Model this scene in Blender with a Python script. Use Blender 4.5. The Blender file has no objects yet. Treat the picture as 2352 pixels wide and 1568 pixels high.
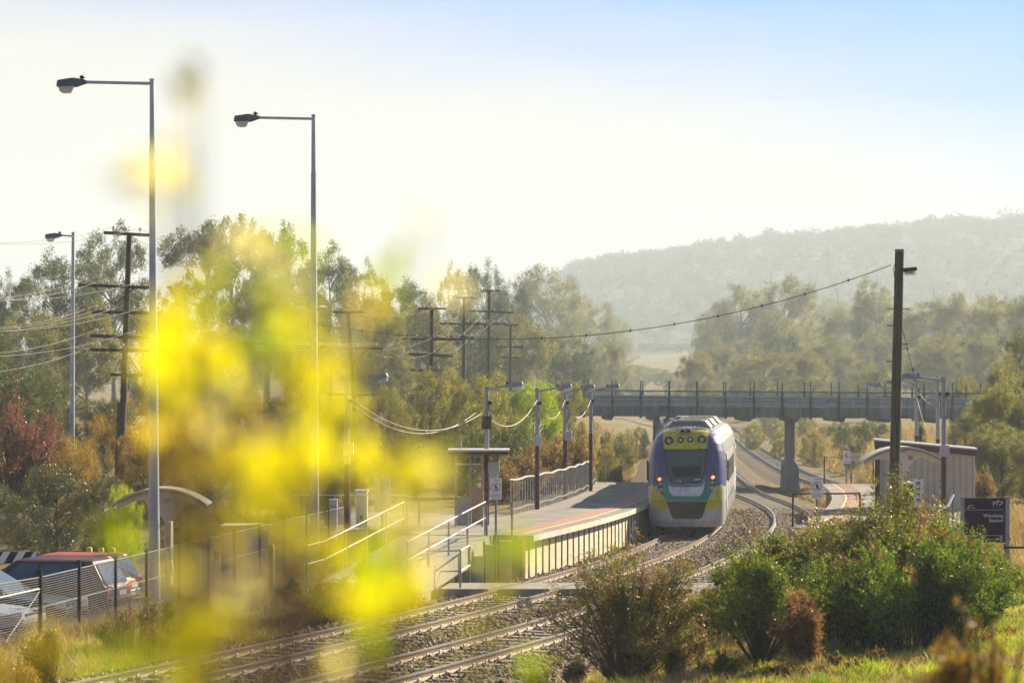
import bpy, math, random
import numpy as np
from mathutils import Vector, Matrix
random.seed(7)
R = math.radians
SC = bpy.context.scene
COL = SC.collection
# ---------------------------------------------------------------- picture <-> world
F, CX, HY, CH = 5880.0, 1176.0, 890.0, 5.5          # focal length in photo units, principal point, eye height above rail
def gp(x, y, z):                                     # ground point on the level z
    s = (y - HY) / (CH - z); return ((x - CX) / s, F / s, z)
def wx(x, Y): return (x - CX) * Y / F
def wz(y, Y): return CH + (HY - y) * Y / F
def sstep(a, b, v):
    t = min(1, max(0, (v - a) / (b - a))); return t * t * (3 - 2 * t)
# ---------------------------------------------------------------- materials
def nodes(name):
    m = bpy.data.materials.new(name); m.use_nodes = True
    nt = m.node_tree; nt.nodes.clear()
    return m, nt, nt.nodes.new('ShaderNodeOutputMaterial')
def ramp(nt, fac, stops):
    r = nt.nodes.new('ShaderNodeValToRGB')
    e = r.color_ramp.elements
    while len(e) < len(stops): e.new(.5)
    for i, (p, c) in enumerate(stops):
        e[i].position = p; e[i].color = (*c, 1)
    nt.links.new(fac, r.inputs[0]); return r.outputs[0]
def noise(nt, scale, detail=4, rough=.6, coord='Object', stretch=None):
    tc = nt.nodes.new('ShaderNodeTexCoord')
    n = nt.nodes.new('ShaderNodeTexNoise'); n.inputs['Scale'].default_value = scale
    n.inputs['Detail'].default_value = detail; n.inputs['Roughness'].default_value = rough
    if stretch:
        mp = nt.nodes.new('ShaderNodeMapping'); mp.inputs['Scale'].default_value = stretch
        nt.links.new(tc.outputs[coord], mp.inputs[0]); nt.links.new(mp.outputs[0], n.inputs['Vector'])
    else: nt.links.new(tc.outputs[coord], n.inputs['Vector'])
    return n.outputs['Fac']
def mul(c, k): return tuple(min(1, a * k) for a in c)
def M(name, col, rough=.6, metal=0., var=.25, scale=6., bump=0., bscale=40., stretch=None, spec=.5, col2=None, trans=0., emit=None):
    m, nt, out = nodes(name)
    b = nt.nodes.new('ShaderNodeBsdfPrincipled')
    c = ramp(nt, noise(nt, scale, 5, .65, stretch=stretch), [(.3, mul(col, 1 - var)), (.7, col2 or mul(col, 1 + var))])
    nt.links.new(c, b.inputs['Base Color'])
    b.inputs['Roughness'].default_value = rough; b.inputs['Metallic'].default_value = metal
    b.inputs['Specular IOR Level'].default_value = spec
    if trans: b.inputs['Transmission Weight'].default_value = trans
    if emit:
        b.inputs['Emission Color'].default_value = (*emit[0], 1); b.inputs['Emission Strength'].default_value = emit[1]
    if bump:
        bp = nt.nodes.new('ShaderNodeBump'); bp.inputs['Strength'].default_value = bump; bp.inputs['Distance'].default_value = .05
        nt.links.new(noise(nt, bscale, 3), bp.inputs['Height']); nt.links.new(bp.outputs[0], b.inputs['Normal'])
    nt.links.new(b.outputs[0], out.inputs[0]); return m
def LEAF(name, a, b, c, scale=.35, tr=.45, gloss=.03, island=.5):
    """leaf: three natural leaf colours mixed clump by clump and leaf by leaf; part of the light passes through"""
    m, nt, out = nodes(name)
    g = nt.nodes.new('ShaderNodeNewGeometry')
    mix = nt.nodes.new('ShaderNodeMath'); mix.operation = 'MULTIPLY_ADD'
    nt.links.new(g.outputs['Random Per Island'], mix.inputs[0]); mix.inputs[1].default_value = island
    n = noise(nt, scale, 2)
    n2 = nt.nodes.new('ShaderNodeMath'); n2.operation = 'MULTIPLY_ADD'; nt.links.new(n, n2.inputs[0])
    n2.inputs[1].default_value = 1.6; n2.inputs[2].default_value = -.3 - island / 2
    nt.links.new(n2.outputs[0], mix.inputs[2])
    col = ramp(nt, mix.outputs[0], [(.15, a), (.5, b), (.9, c)])
    d = nt.nodes.new('ShaderNodeBsdfDiffuse'); t = nt.nodes.new('ShaderNodeBsdfTranslucent')
    nt.links.new(col, d.inputs[0])
    tm = nt.nodes.new('ShaderNodeMix'); tm.data_type = 'RGBA'; tm.blend_type = 'MULTIPLY'; tm.inputs[0].default_value = 1
    nt.links.new(col, tm.inputs[6]); tm.inputs[7].default_value = (1.25, 1.22, .75, 1); nt.links.new(tm.outputs[2], t.inputs[0])
    s = nt.nodes.new('ShaderNodeMixShader'); s.inputs[0].default_value = tr
    nt.links.new(d.outputs[0], s.inputs[1]); nt.links.new(t.outputs[0], s.inputs[2])
    gl = nt.nodes.new('ShaderNodeBsdfGlossy'); gl.inputs['Roughness'].default_value = .35
    s2 = nt.nodes.new('ShaderNodeMixShader'); s2.inputs[0].default_value = gloss
    nt.links.new(s.outputs[0], s2.inputs[1]); nt.links.new(gl.outputs[0], s2.inputs[2])
    nt.links.new(s2.outputs[0], out.inputs[0]); return m
# ---------------------------------------------------------------- objects
def link(name, me, parent=None, mats=()):
    o = bpy.data.objects.new(name, me); COL.objects.link(o)
    if parent: o.parent = parent
    for m in mats: me.materials.append(m)
    return o
def tag(o, label=None, cat=None, group=None, kind=None):
    if label: o['label'] = label
    if cat: o['category'] = cat
    if group: o['group'] = group
    if kind: o['kind'] = kind
    return o
def T(name, label, cat, loc=(0, 0, 0), rz=0., group=None):
    o = bpy.data.objects.new(name, None); COL.objects.link(o); o.empty_display_size = .2
    o.location = loc; o.rotation_euler = (0, 0, rz); return tag(o, label, cat, group)
def dup(t, loc, rz=0., label=None, group=None, scale=None, cat=None):
    def cp(o, par):
        c = o.copy(); COL.objects.link(c); c.parent = par
        for ch in o.children: cp(ch, c)
        return c
    c = cp(t, None); c.location = loc; c.rotation_euler = (0, 0, rz)
    if scale: c.scale = scale
    if label: c['label'] = label
    if group: c['group'] = group
    if cat: c['category'] = cat
    return c
class MB:
    def __init__(s): s.v = []; s.f = []; s.m = []; s.mi = 0
    def mat(s, i): s.mi = i; return s
    def add(s, vs, fs):
        b = len(s.v); s.v += [tuple(p) for p in vs]
        for f in fs: s.f.append(tuple(b + i for i in f)); s.m.append(s.mi)
        return s
    def box(s, c, d, rz=0., rx=0., ry=0.):
        m = Matrix.Rotation(rz, 3, 'Z') @ Matrix.Rotation(rx, 3, 'X') @ Matrix.Rotation(ry, 3, 'Y')
        c = Vector(c); h = Vector(d) / 2
        vs = [c + m @ Vector((x * h.x, y * h.y, z * h.z)) for z in (-1, 1) for y in (-1, 1) for x in (-1, 1)]
        return s.add(vs, [(0, 2, 3, 1), (4, 5, 7, 6), (0, 1, 5, 4), (2, 6, 7, 3), (0, 4, 6, 2), (1, 3, 7, 5)])
    def tube(s, pts, r, n=8, cap=True):
        pts = [Vector(p) for p in pts]; k = len(pts)
        rs = list(r) if hasattr(r, '__len__') else [r] * k
        rings = []; up = None
        for i, p in enumerate(pts):
            d = (pts[min(i + 1, k - 1)] - pts[max(i - 1, 0)])
            d = d.normalized() if d.length > 1e-9 else Vector((0, 0, 1))
            a = up if up is not None else (Vector((1, 0, 0)) if abs(d.x) < .8 else Vector((0, 1, 0)))
            a = (a - d * a.dot(d)).normalized(); up = a; b = d.cross(a)
            rings.append([p + (a * math.cos(t) + b * math.sin(t)) * rs[i] for t in (2 * math.pi * j / n for j in range(n))])
        vs = [q for rg in rings for q in rg]; fs = []
        for i in range(k - 1):
            for j in range(n):
                fs.append((i * n + j, i * n + (j + 1) % n, (i + 1) * n + (j + 1) % n, (i + 1) * n + j))
        if cap: fs += [tuple(range(n - 1, -1, -1)), tuple(range((k - 1) * n, k * n))]
        return s.add(vs, fs)
    def bar(s, p0, p1, w, h):                        # rectangular bar from p0 to p1
        p0 = Vector(p0); p1 = Vector(p1); d = (p1 - p0).normalized()
        u = Vector((0, 0, 1)) if abs(d.z) < .95 else Vector((0, 1, 0))
        a = d.cross(u).normalized() * w / 2; b = a.cross(d).normalized() * h / 2
        vs = [p + x * a + y * b for p in (p0, p1) for x, y in ((-1, -1), (1, -1), (1, 1), (-1, 1))]
        return s.add(vs, [(0, 1, 2, 3), (7, 6, 5, 4), (0, 4, 5, 1), (1, 5, 6, 2), (2, 6, 7, 3), (3, 7, 4, 0)])
    def prism(s, poly, t0, t1, axis='y'):            # polygon in (a, b) pushed along an axis
        n = len(poly)
        def p(a, b, t): return {'y': (a, t, b), 'x': (t, a, b), 'z': (a, b, t)}[axis]
        vs = [p(a, b, t0) for a, b in poly] + [p(a, b, t1) for a, b in poly]
        fs = [tuple(range(n)), tuple(range(2 * n - 1, n - 1, -1))] + [(i, i + n, (i + 1) % n + n, (i + 1) % n) for i in range(n)]
        return s.add(vs, fs)
    def lathe(s, prof, c=(0, 0, 0), n=20, axis='z'):
        vs = []
        for r, h in prof:
            for j in range(n):
                t = 2 * math.pi * j / n; a, b = r * math.cos(t), r * math.sin(t)
                q = {'z': (a, b, h), 'y': (a, h, b), 'x': (h, a, b)}[axis]
                vs.append((q[0] + c[0], q[1] + c[1], q[2] + c[2]))
        k = len(prof); fs = []
        for i in range(k - 1):
            for j in range(n): fs.append((i * n + j, i * n + (j + 1) % n, (i + 1) * n + (j + 1) % n, (i + 1) * n + j))
        fs += [tuple(range(n)), tuple(range((k - 1) * n, k * n))]
        return s.add(vs, fs)
    def quad(s, a, b, c, d): return s.add([a, b, c, d], [(0, 1, 2, 3)])
    def build(s, name, mats, parent=None, smooth=False, off=None, bevel=0.):
        me = bpy.data.meshes.new(name)
        v = s.v if off is None else [(a - off[0], b - off[1], c - off[2]) for a, b, c in s.v]
        me.from_pydata(v, [], s.f)
        if not isinstance(mats, (list, tuple)): mats = [mats]
        o = link(name, me, parent, mats)
        if any(s.m): me.polygons.foreach_set('material_index', s.m)
        import bmesh
        bm = bmesh.new(); bm.from_mesh(me); bmesh.ops.recalc_face_normals(bm, faces=bm.faces)
        if bevel: bmesh.ops.bevel(bm, geom=bm.edges[:], offset=bevel, segments=2, affect='EDGES', profile=.6)
        bm.to_mesh(me); bm.free()
        if smooth:
            me.polygons.foreach_set('use_smooth', [True] * len(me.polygons))
            if smooth != 2: me.set_sharp_from_angle(angle=R(38))
        return o
def mesh_np(name, V, Q, mats, parent=None, mi=None):
    """a mesh from numpy arrays: V (n,3), Q (m,k) all faces with k corners"""
    me = bpy.data.meshes.new(name); k = Q.shape[1]
    me.vertices.add(len(V)); me.vertices.foreach_set('co', np.ascontiguousarray(V, np.float32).ravel())
    me.loops.add(Q.size); me.loops.foreach_set('vertex_index', np.ascontiguousarray(Q, np.int32).ravel())
    me.polygons.add(len(Q)); me.polygons.foreach_set('loop_start', np.arange(0, Q.size, k, dtype=np.int32))
    me.update(calc_edges=True)
    if not isinstance(mats, (list, tuple)): mats = [mats]
    o = link(name, me, parent, mats)
    if mi is not None: me.polygons.foreach_set('material_index', np.ascontiguousarray(mi, np.int32))
    return o
def unit(a): return a / np.maximum(np.linalg.norm(a, axis=1, keepdims=True), 1e-9)
def leaf_geo(P, L, W, rng, bias=(0, 0, 0), D=None):
    n = len(P)
    d = unit(rng.normal(size=(n, 3)) + np.array(bias)) if D is None else unit(D + rng.normal(size=(n, 3)) * .45)
    s = unit(np.cross(d, rng.normal(size=(n, 3))))
    l = (L * rng.uniform(.4, 1.65, n))[:, None]; w = (W * rng.uniform(.6, 1.3, n))[:, None]
    V = np.stack([P, P + d * l * .5 + s * w * .5, P + d * l, P + d * l * .5 - s * w * .5], 1).reshape(-1, 3)
    return V, np.arange(4 * n).reshape(n, 4)
def ball_pts(c, r, n, rng, shell=.6, squash=1.):
    d = unit(rng.normal(size=(n, 3))); rad = rng.uniform(0, 1, n) ** (1 / 3 if shell < .5 else .33 * (1 - shell) + .12)
    p = d * rad[:, None] * r; p[:, 2] *= squash
    return p + np.array(c)
def text_mesh(name, body, size, mat, parent, loc, rot=(R(90), 0, 0), align='LEFT', extrude=.002):
    cu = bpy.data.curves.new(name, 'FONT'); cu.body = body; cu.size = size; cu.align_x = align; cu.extrude = extrude
    o = bpy.data.objects.new(name + '_curve', cu); COL.objects.link(o)
    bpy.context.view_layer.update()
    me = bpy.data.meshes.new_from_object(o.evaluated_get(bpy.context.evaluated_depsgraph_get()))
    me.name = name
    bpy.data.objects.remove(o); bpy.data.curves.remove(cu)
    me.materials.clear(); me.materials.append(mat)
    t = bpy.data.objects.new(name, me); COL.objects.link(t); t.parent = parent; t.location = loc; t.rotation_euler = rot
    return t
# ---------------------------------------------------------------- palette
m_galv = M('galvanised_steel', (.30, .31, .32), .45, .6, .15, 3, stretch=(6, 6, .6))
m_dkgalv = M('weathered_steel', (.16, .165, .17), .55, .3, .2, 4)
m_rail = M('rail_steel', (.26, .20, .15), .5, .25, .25, 8, col2=(.34, .25, .18))
m_railtop = M('polished_rail_head', (.62, .58, .52), .28, .85, .08, 10)
m_conc = M('concrete', (.25, .225, .185), .9, 0, .2, 2.5, .25, 30)
m_concw = M('pale_concrete', (.54, .48, .38), .9, 0, .28, 1.6, .3, 25)
m_slp = M('sleeper_concrete', (.24, .21, .17), .9, 0, .3, 5, .4, 30)
m_asph = M('platform_asphalt', (.23, .20, .17), .92, 0, .34, .7, .3, 60)
m_carpark = M('car_park_asphalt', (.05, .048, .045), .9, 0, .25, .8, .3, 50)
m_tact = M('tactile_paving', (.40, .235, .18), .8, 0, .12, 5, .2, 60)
m_yline = M('yellow_line', (.50, .41, .17), .8, 0, .2, 4)
m_maroon = M('maroon_paint', (.075, .018, .022), .5, 0, .2, 5)
m_cream = M('cream_corrugated', (.52, .43, .31), .6, 0, .08, 3)
m_creaml = M('cream_paint', (.60, .54, .42), .55, 0, .08, 3)
m_white = M('white_paint', (.76, .75, .72), .5, 0, .05, 4)
m_offw = M('aged_white_paint', (.46, .45, .42), .6, 0, .15, 4)
m_black = M('black_paint', (.014, .014, .015), .6, 0, .25, 8, spec=.2)
m_rubber = M('rubber', (.02, .02, .02), .85, 0, .2, 8)
m_purple = M('sign_purple', (.035, .006, .038), .8, 0, .08, 2, spec=.12)
m_red = M('sign_red', (.55, .03, .03), .5, 0, .05, 3)
m_wood = M('weathered_timber', (.085, .065, .045), .9, 0, .35, 3, .6, 20, stretch=(9, 9, .35), col2=(.16, .125, .085))
m_woodg = M('mossy_timber', (.045, .042, .02), .95, 0, .4, 2.2, .7, 22, stretch=(9, 9, .35), col2=(.12, .098, .055))
m_pole = M('creosoted_timber', (.05, .034, .024), .9, 0, .35, 3, .5, 20, stretch=(9, 9, .35), col2=(.10, .068, .045))
m_glass = M('dark_glass', (.02, .028, .03), .06, 0, .1, 2, spec=.8)
m_lens = M('lamp_glass', (.75, .76, .74), .12, 0, .04, 2, trans=.7)
m_wire = M('wire', (.34, .30, .26), .95, 0, .2, 3, spec=.1)
m_cable = M('black_cable', (.06, .035, .025), .7, 0, .2, 3)
m_bark = M('gum_bark', (.26, .22, .17), .9, 0, .4, 2, .4, 12, stretch=(4, 4, .6), col2=(.42, .37, .30))
m_barkd = M('dark_bark', (.05, .04, .03), .95, 0, .35, 6, .4, 20)
m_twig = M('dry_twig', (.13, .085, .05), .9, 0, .35, 8)
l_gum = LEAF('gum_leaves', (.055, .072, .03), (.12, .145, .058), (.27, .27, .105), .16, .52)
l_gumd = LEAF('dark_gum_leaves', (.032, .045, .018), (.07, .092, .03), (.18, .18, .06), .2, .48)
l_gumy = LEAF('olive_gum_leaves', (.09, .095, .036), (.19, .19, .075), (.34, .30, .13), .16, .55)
l_hill = LEAF('hazed_hill_leaves', (.115, .132, .115), (.125, .142, .125), (.135, .152, .132), .02, .25, 0)  # eucalypt grey-green, paled and blued to put haze into the leaf colour
l_bank = LEAF('wattle_leaves', (.08, .09, .026), (.19, .185, .05), (.38, .32, .10), .5, .55)
l_brt = LEAF('bright_leaves', (.13, .20, .012), (.30, .38, .02), (.52, .54, .05), .6, .58)
l_dkg = LEAF('glossy_dark_leaves', (.018, .028, .010), (.05, .06, .016), (.20, .17, .025), .7, .42, .07)
l_ora = LEAF('orange_brown_leaves', (.12, .07, .02), (.30, .19, .04), (.50, .34, .06), .7, .52)
l_redl = LEAF('russet_leaves', (.07, .024, .016), (.19, .065, .045), (.36, .18, .13), .9, .45, .06)
l_brn = LEAF('brown_broom', (.09, .055, .022), (.24, .15, .06), (.42, .28, .12), .9, .48)
l_bushg = LEAF('bush_leaves', (.035, .055, .008), (.11, .15, .012), (.30, .33, .035), 1.6, .5, .03)
l_busho = LEAF('olive_bush_leaves', (.06, .062, .012), (.16, .16, .022), (.36, .33, .03), 1.6, .5, .06)
l_bushv = LEAF('vivid_bush_leaves', (.03, .056, .006), (.09, .145, .012), (.22, .28, .03), 1.6, .55, .03)
l_rust = LEAF('dead_leaves', (.085, .042, .016), (.25, .13, .05), (.46, .28, .11), 1.4, .45)
l_grass = LEAF('grass_blades', (.17, .19, .015), (.38, .37, .035), (.56, .50, .11), .5, .55, .02)
l_grassg = LEAF('green_grass_blades', (.10, .19, .010), (.28, .40, .02), (.48, .54, .05), .5, .55, .02)
l_straw = LEAF('straw_blades', (.16, .105, .05), (.32, .225, .11), (.52, .40, .22), .5, .4, .02)
l_ylw = LEAF('yellow_blossom', (.62, .55, .004), (.74, .68, .005), (.84, .78, .02), 9, .64, 0)
l_ylg = LEAF('young_yellow_leaves', (.34, .46, .008), (.50, .60, .010), (.66, .70, .015), 9, .6, 0)
l_ambr = LEAF('amber_leaves', (.60, .44, .015), (.76, .58, .02), (.85, .68, .05), 9, .6, 0)
l_oliv = LEAF('olive_dry_leaves', (.26, .25, .06), (.36, .34, .09), (.46, .43, .14), 9, .5, 0)
l_pale = LEAF('pale_leaves', (.70, .62, .28), (.85, .76, .42), (.92, .85, .55), 9, .6, .08)
# ================================================================ THE LINE: curves of the tracks
YG = np.arange(-60., 640., 1.)
def curve(pts, sig):
    p = np.array(pts, float); x = np.interp(YG, p[:, 1], p[:, 0])
    k = np.exp(-.5 * (np.arange(-3 * sig, 3 * sig + 1) / sig) ** 2); k /= k.sum()
    e = 3 * sig
    xl = x[0] - (x[1] - x[0]) * np.arange(e, 0, -1); xr = x[-1] + (x[-1] - x[-2]) * np.arange(1, e + 1)
    return np.convolve(np.concatenate([xl, x, xr]), k, 'valid')
C2 = curve([(-64, -60), (-24, 0), (-13, 24), (-6.4, 40), (-2.85, 49), (0.05, 56.6), (1.6, 61), (3.1, 65.7), (5.65, 74.1), (9.2, 88.8),
            (11.35, 102.4), (12.15, 109.7), (12.7, 118.6), (13.2, 132), (13.6, 147), (14.7, 175), (17.3, 220), (20.6, 270), (27, 358), (33, 450), (34, 640)], 5)
C3 = curve([(70, -60), (52, 24), (40, 56), (27.6, 95), (22.8, 114.6), (20.7, 140), (20.2, 168), (20.8, 191), (24.3, 256), (31, 358), (36.5, 450), (38, 640)], 6)
def zt(Y): return -.6 * sstep(108, 160, Y)
def cpt(C, Y, off=0.):
    x = float(np.interp(Y, YG, C)); dx = float(np.interp(Y + .5, YG, C) - np.interp(Y - .5, YG, C))
    l = math.hypot(dx, 1); return (x + off / l, Y - off * dx / l)
def chead(C, Y): return math.atan2(float(np.interp(Y + .5, YG, C) - np.interp(Y - .5, YG, C)), 1)   # to the right of straight away
def sweep(mb, C, prof, Ya, Yb, step=1.5, closed=True, base=None):
    """a profile [(offset, height)] pushed along a track between two distances"""
    n = max(2, int((Yb - Ya) / step) + 1); k = len(prof); vs = []
    for i in range(n):
        Y = Ya + (Yb - Ya) * i / (n - 1); z0 = zt(Y) if base is None else base(Y)
        for o, z in prof:
            x, y = cpt(C, Y, o); vs.append((x, y, z + z0))
    fs = []
    for i in range(n - 1):
        for j in range(k if closed else k - 1):
            fs.append((i * k + j, i * k + (j + 1) % k, (i + 1) * k + (j + 1) % k, (i + 1) * k + j))
    if closed: fs += [tuple(range(k)), tuple(range((n - 1) * k, n * k))]
    return mb.add(vs, fs)
D1 = -3.75                                            # track with the train lies this far left of the middle track
# ---------------------------------------------------------------- ground
gx = np.concatenate([np.arange(-740, -70, 22.), np.arange(-70, -24, 3.), np.arange(-24, 34, .8), np.arange(34, 90, 3.), np.arange(90, 861, 22.)])
gy = np.concatenate([np.arange(-24, 40, 2.), np.arange(40, 135, .8), np.arange(135, 320, 4.), np.arange(320, 2440, 30.)])
def lat(X, Y):
    c = float(np.interp(Y, YG, C2)); dx = float(np.interp(Y + .5, YG, C2) - np.interp(Y - .5, YG, C2))
    return (X - c) / math.hypot(dx, 1)
def fence_x(Y): return -10.6 + (Y - 57.7) * .262
def fence_z(Y): return -.22 + .62 * min(1.1, max(0, (Y - 57.7) / 21.2))      # foot of the car park fence
def g(X, Y):
    """height of the ground above the rail head level"""
    z = -.42 + zt(Y)
    o = lat(X, Y); dl = -(o - D1); dr = o
    if dl > 0:
        if Y < 118:
            up = sstep(76, 80, Y) if X > fence_x(Y) + .3 else sstep(80, 90, Y)
            z += sstep(2.2, 5, dl) * (.42 + fence_z(Y)) * (1 - up) + sstep(2.4, 6, dl) * 1.46 * up
        else: z += sstep(2.6, 9, dl) * 1.3
        z += sstep(8, 40, dl) * sstep(98, 150, Y) * 2.2
        z += sstep(5, 18, dl) * sstep(104, 122, Y) * .9
    if dr > 0:
        z += sstep(2.6, 6.5, dr) * .68 * (1 - sstep(120, 150, Y))
        d3 = (X - float(np.interp(Y, YG, C3)))
        z += sstep(3, 9, d3) * 1.2 + sstep(8, 60, d3) * 2.5
        z += sstep(4, 9, dr) * (1 - sstep(70, 76, Y)) * .15
    z += 4.05 * (1 - sstep(2, 38, Y))
    z += sstep(500, 1500, Y) * 22
    z += .10 * math.sin(X * 1.1 + math.sin(Y * .7) * 2) * math.sin(Y * .83 + X * .2) * sstep(2.4, 4.5, max(dr, dl)) * (1 if not (dl > 2 and 72 < Y < 120) else .1)
    return z
m_ground, nt, out = nodes('dry_ground')
b = nt.nodes.new('ShaderNodeBsdfPrincipled'); b.inputs['Roughness'].default_value = 1; b.inputs['Specular IOR Level'].default_value = .1
c1 = ramp(nt, noise(nt, .9, 6, .7), [(.3, (.07, .045, .022)), (.48, (.17, .115, .055)), (.62, (.30, .22, .10)), (.8, (.14, .15, .03))])
c2 = ramp(nt, noise(nt, .07, 4, .6), [(.35, (.11, .12, .03)), (.5, (.24, .19, .085)), (.7, (.33, .26, .14))])
mx = nt.nodes.new('ShaderNodeMix'); mx.data_type = 'RGBA'; mx.inputs[0].default_value = .5
nt.links.new(c1, mx.inputs[6]); nt.links.new(c2, mx.inputs[7]); nt.links.new(mx.outputs[2], b.inputs['Base Color'])
bp = nt.nodes.new('ShaderNodeBump'); bp.inputs['Strength'].default_value = .8; bp.inputs['Distance'].default_value = .12
nt.links.new(noise(nt, 9, 5, .7), bp.inputs['Height']); nt.links.new(bp.outputs[0], b.inputs['Normal']); nt.links.new(b.outputs[0], out.inputs[0])
V = np.array([(x, y, g(x, y)) for y in gy for x in gx]); nx, ny = len(gx), len(gy)
ii = np.arange(nx * ny).reshape(ny, nx)
Q = np.stack([ii[:-1, :-1], ii[:-1, 1:], ii[1:, 1:], ii[1:, :-1]], -1).reshape(-1, 4)
o = mesh_np('ground', V, Q, m_ground); o['kind'] = 'structure'; o.data.polygons.foreach_set('use_smooth', np.ones(len(Q), bool))
# ---------------------------------------------------------------- ballast, rails, sleepers
m_ball, nt, out = nodes('ballast_stone')
b = nt.nodes.new('ShaderNodeBsdfPrincipled'); b.inputs['Roughness'].default_value = .95; b.inputs['Specular IOR Level'].default_value = .15
tc = nt.nodes.new('ShaderNodeTexCoord'); vo = nt.nodes.new('ShaderNodeTexVoronoi'); vo.inputs['Scale'].default_value = 13
nt.links.new(tc.outputs['Object'], vo.inputs['Vector'])
c1 = ramp(nt, noise(nt, 2.3, 5, .7), [(.3, (.10, .070, .047)), (.55, (.22, .158, .108)), (.75, (.30, .22, .15))])
c2 = ramp(nt, vo.outputs['Color'], [(.1, (.35, .35, .35)), (.9, (1.3, 1.3, 1.3))])
mx = nt.nodes.new('ShaderNodeMix'); mx.data_type = 'RGBA'; mx.blend_type = 'MULTIPLY'; mx.inputs[0].default_value = 1
nt.links.new(c1, mx.inputs[6]); nt.links.new(c2, mx.inputs[7]); nt.links.new(mx.outputs[2], b.inputs['Base Color'])
bp = nt.nodes.new('ShaderNodeBump'); bp.inputs['Strength'].default_value = 1; bp.inputs['Distance'].default_value = .06
nt.links.new(vo.outputs['Distance'], bp.inputs['Height']); nt.links.new(bp.outputs[0], b.inputs['Normal']); nt.links.new(b.outputs[0], out.inputs[0])
mb = MB()
sweep(mb, C2, [(D1 - 3.3, -.62), (D1 - 1.9, -.20), (D1 + 1.3, -.19), (D1 / 2, -.22), (-1.3, -.19), (1.9, -.20), (3.4, -.62)], -10, 520, 2, closed=False)
sweep(mb, C3, [(-3.2, -.7), (-1.9, -.2), (1.9, -.2), (3.4, -.7)], 20, 520, 2, closed=False)
tag(mb.build('ballast', m_ball, smooth=2), kind='structure')
rng = np.random.default_rng(11)
def stones(n, fn, size):
    P = np.array([fn() for _ in range(n)])
    base = np.array([(1, 0, 0), (0, 1, 0), (-1, 0, 0), (0, -1, 0), (0, 0, .8), (0, 0, -.8)])
    fc = np.array([(0, 1, 4), (1, 2, 4), (2, 3, 4), (3, 0, 4), (1, 0, 5), (2, 1, 5), (3, 2, 5), (0, 3, 5)])
    s = rng.uniform(.5, 1.3, (n, 1, 1)) * size * rng.uniform(.6, 1.2, (n, 1, 3))
    a = rng.uniform(0, 6.28, n); ca, sa = np.cos(a), np.sin(a)
    B = (base[None] + rng.normal(size=(n, 6, 3)) * .22) * s
    B = np.stack([B[..., 0] * ca[:, None] - B[..., 1] * sa[:, None], B[..., 0] * sa[:, None] + B[..., 1] * ca[:, None], B[..., 2] + .4 * B[..., 0] * rng.normal(size=(n, 1))], -1)
    return (B + P[:, None]).reshape(-1, 3), (fc[None] + (np.arange(n) * 6)[:, None, None]).reshape(-1, 3)
m_stone, nt, out = nodes('loose_ballast_stone')
b = nt.nodes.new('ShaderNodeBsdfPrincipled'); b.inputs['Roughness'].default_value = .9; b.inputs['Specular IOR Level'].default_value = .2
ge = nt.nodes.new('ShaderNodeNewGeometry')
nt.links.new(ramp(nt, ge.outputs['Random Per Island'], [(0, (.07, .048, .034)), (.5, (.19, .135, .092)), (1, (.36, .27, .19))]), b.inputs['Base Color']); nt.links.new(b.outputs[0], out.inputs[0])
def bs():
    Y = 44 + 78 * random.random() ** 1.35
    o_ = random.uniform(D1 - 2.9, 3.0); x, y = cpt(C2, Y, o_)
    z = -.2 - (max(0, o_ - 1.9) + max(0, D1 - 1.9 - o_)) * .29
    return (x, y, z + zt(Y) + random.uniform(-.01, .025))
V, Q = stones(34000, bs, .062)
tag(mesh_np('ballast_stones', V, Q, m_stone), kind='stuff')
railp = [(-.07, -.17), (.07, -.17), (.065, -.155), (.012, -.13), (.012, -.05), (.036, -.038), (.036, -.004), (.024, 0), (-.024, 0), (-.036, -.004), (-.036, -.038), (-.012, -.05), (-.012, -.13), (-.065, -.155)]
def sleeper_mesh():
    mb = MB(); mb.box((0, 0, -.235), (2.5, .24, .13)); mb.mat(1)
    for s in (-.8, .8):
        for q in (-.1, .1):
            mb.tube([(s + q, -.09, -.165), (s + q * 1.2, -.07, -.10), (s + q * 1.1, .02, -.09), (s + q * .8, .07, -.12)], .016, 5)
    return mb
slp0 = None
def make_track(C, off, Ya, Yb, label, Ys0, Ys1, far):
    global slp0
    t = T('railway_track', label, 'railway track', (*cpt(C, max(Ya, 40), off), 0), 0, None)
    L = t.location
    for s in (-.8, .8):
        mb = MB(); sweep(mb, C, [(off + s + a, z) for a, z in railp], Ya, Yb, 1.2)
        r_ = mb.build('rail', m_rail, t, smooth=True, off=L)
        m2 = MB(); sweep(m2, C, [(off + s - .022, .002), (off + s + .022, .002), (off + s + .022, .0005), (off + s - .022, .0005)], Ya, Yb, 1.2)
        m2.build('running_surface', m_railtop, r_, off=L)
    for k in range(99):
        Y = Ys0 + (Ys1 - Ys0) * k / 98
        if slp0 is None: sl = slp0 = sleeper_mesh().build('sleeper', [m_slp, m_rail], t)
        else: sl = slp0.copy(); COL.objects.link(sl); sl.parent = t
        x, y = cpt(C, Y, off); sl.location = (x - L.x, y - L.y, zt(Y)); sl.rotation_euler = (0, 0, -chead(C, Y))
    mb = MB(); Y = Ys1 + .7
    while Y < far:
        x, y = cpt(C, Y, off); mb.box((x, y, -.225 + zt(Y)), (2.5, .24, .11), -chead(C, Y)); Y += .75
    tag(mb.build('sleeper', m_slp, t, off=L), kind='stuff')
make_track(C2, D1, -10, 520, 'curved track on the platform side, with the train standing on it', 45, 110, 300)
make_track(C2, 0, -10, 520, 'curved empty track between the train and the shed-side platform', 45, 110, 300)
make_track(C3, 0, 30, 520, 'track passing behind the cream shed and out of the photo at the right', 96, 166, 300)
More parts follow.
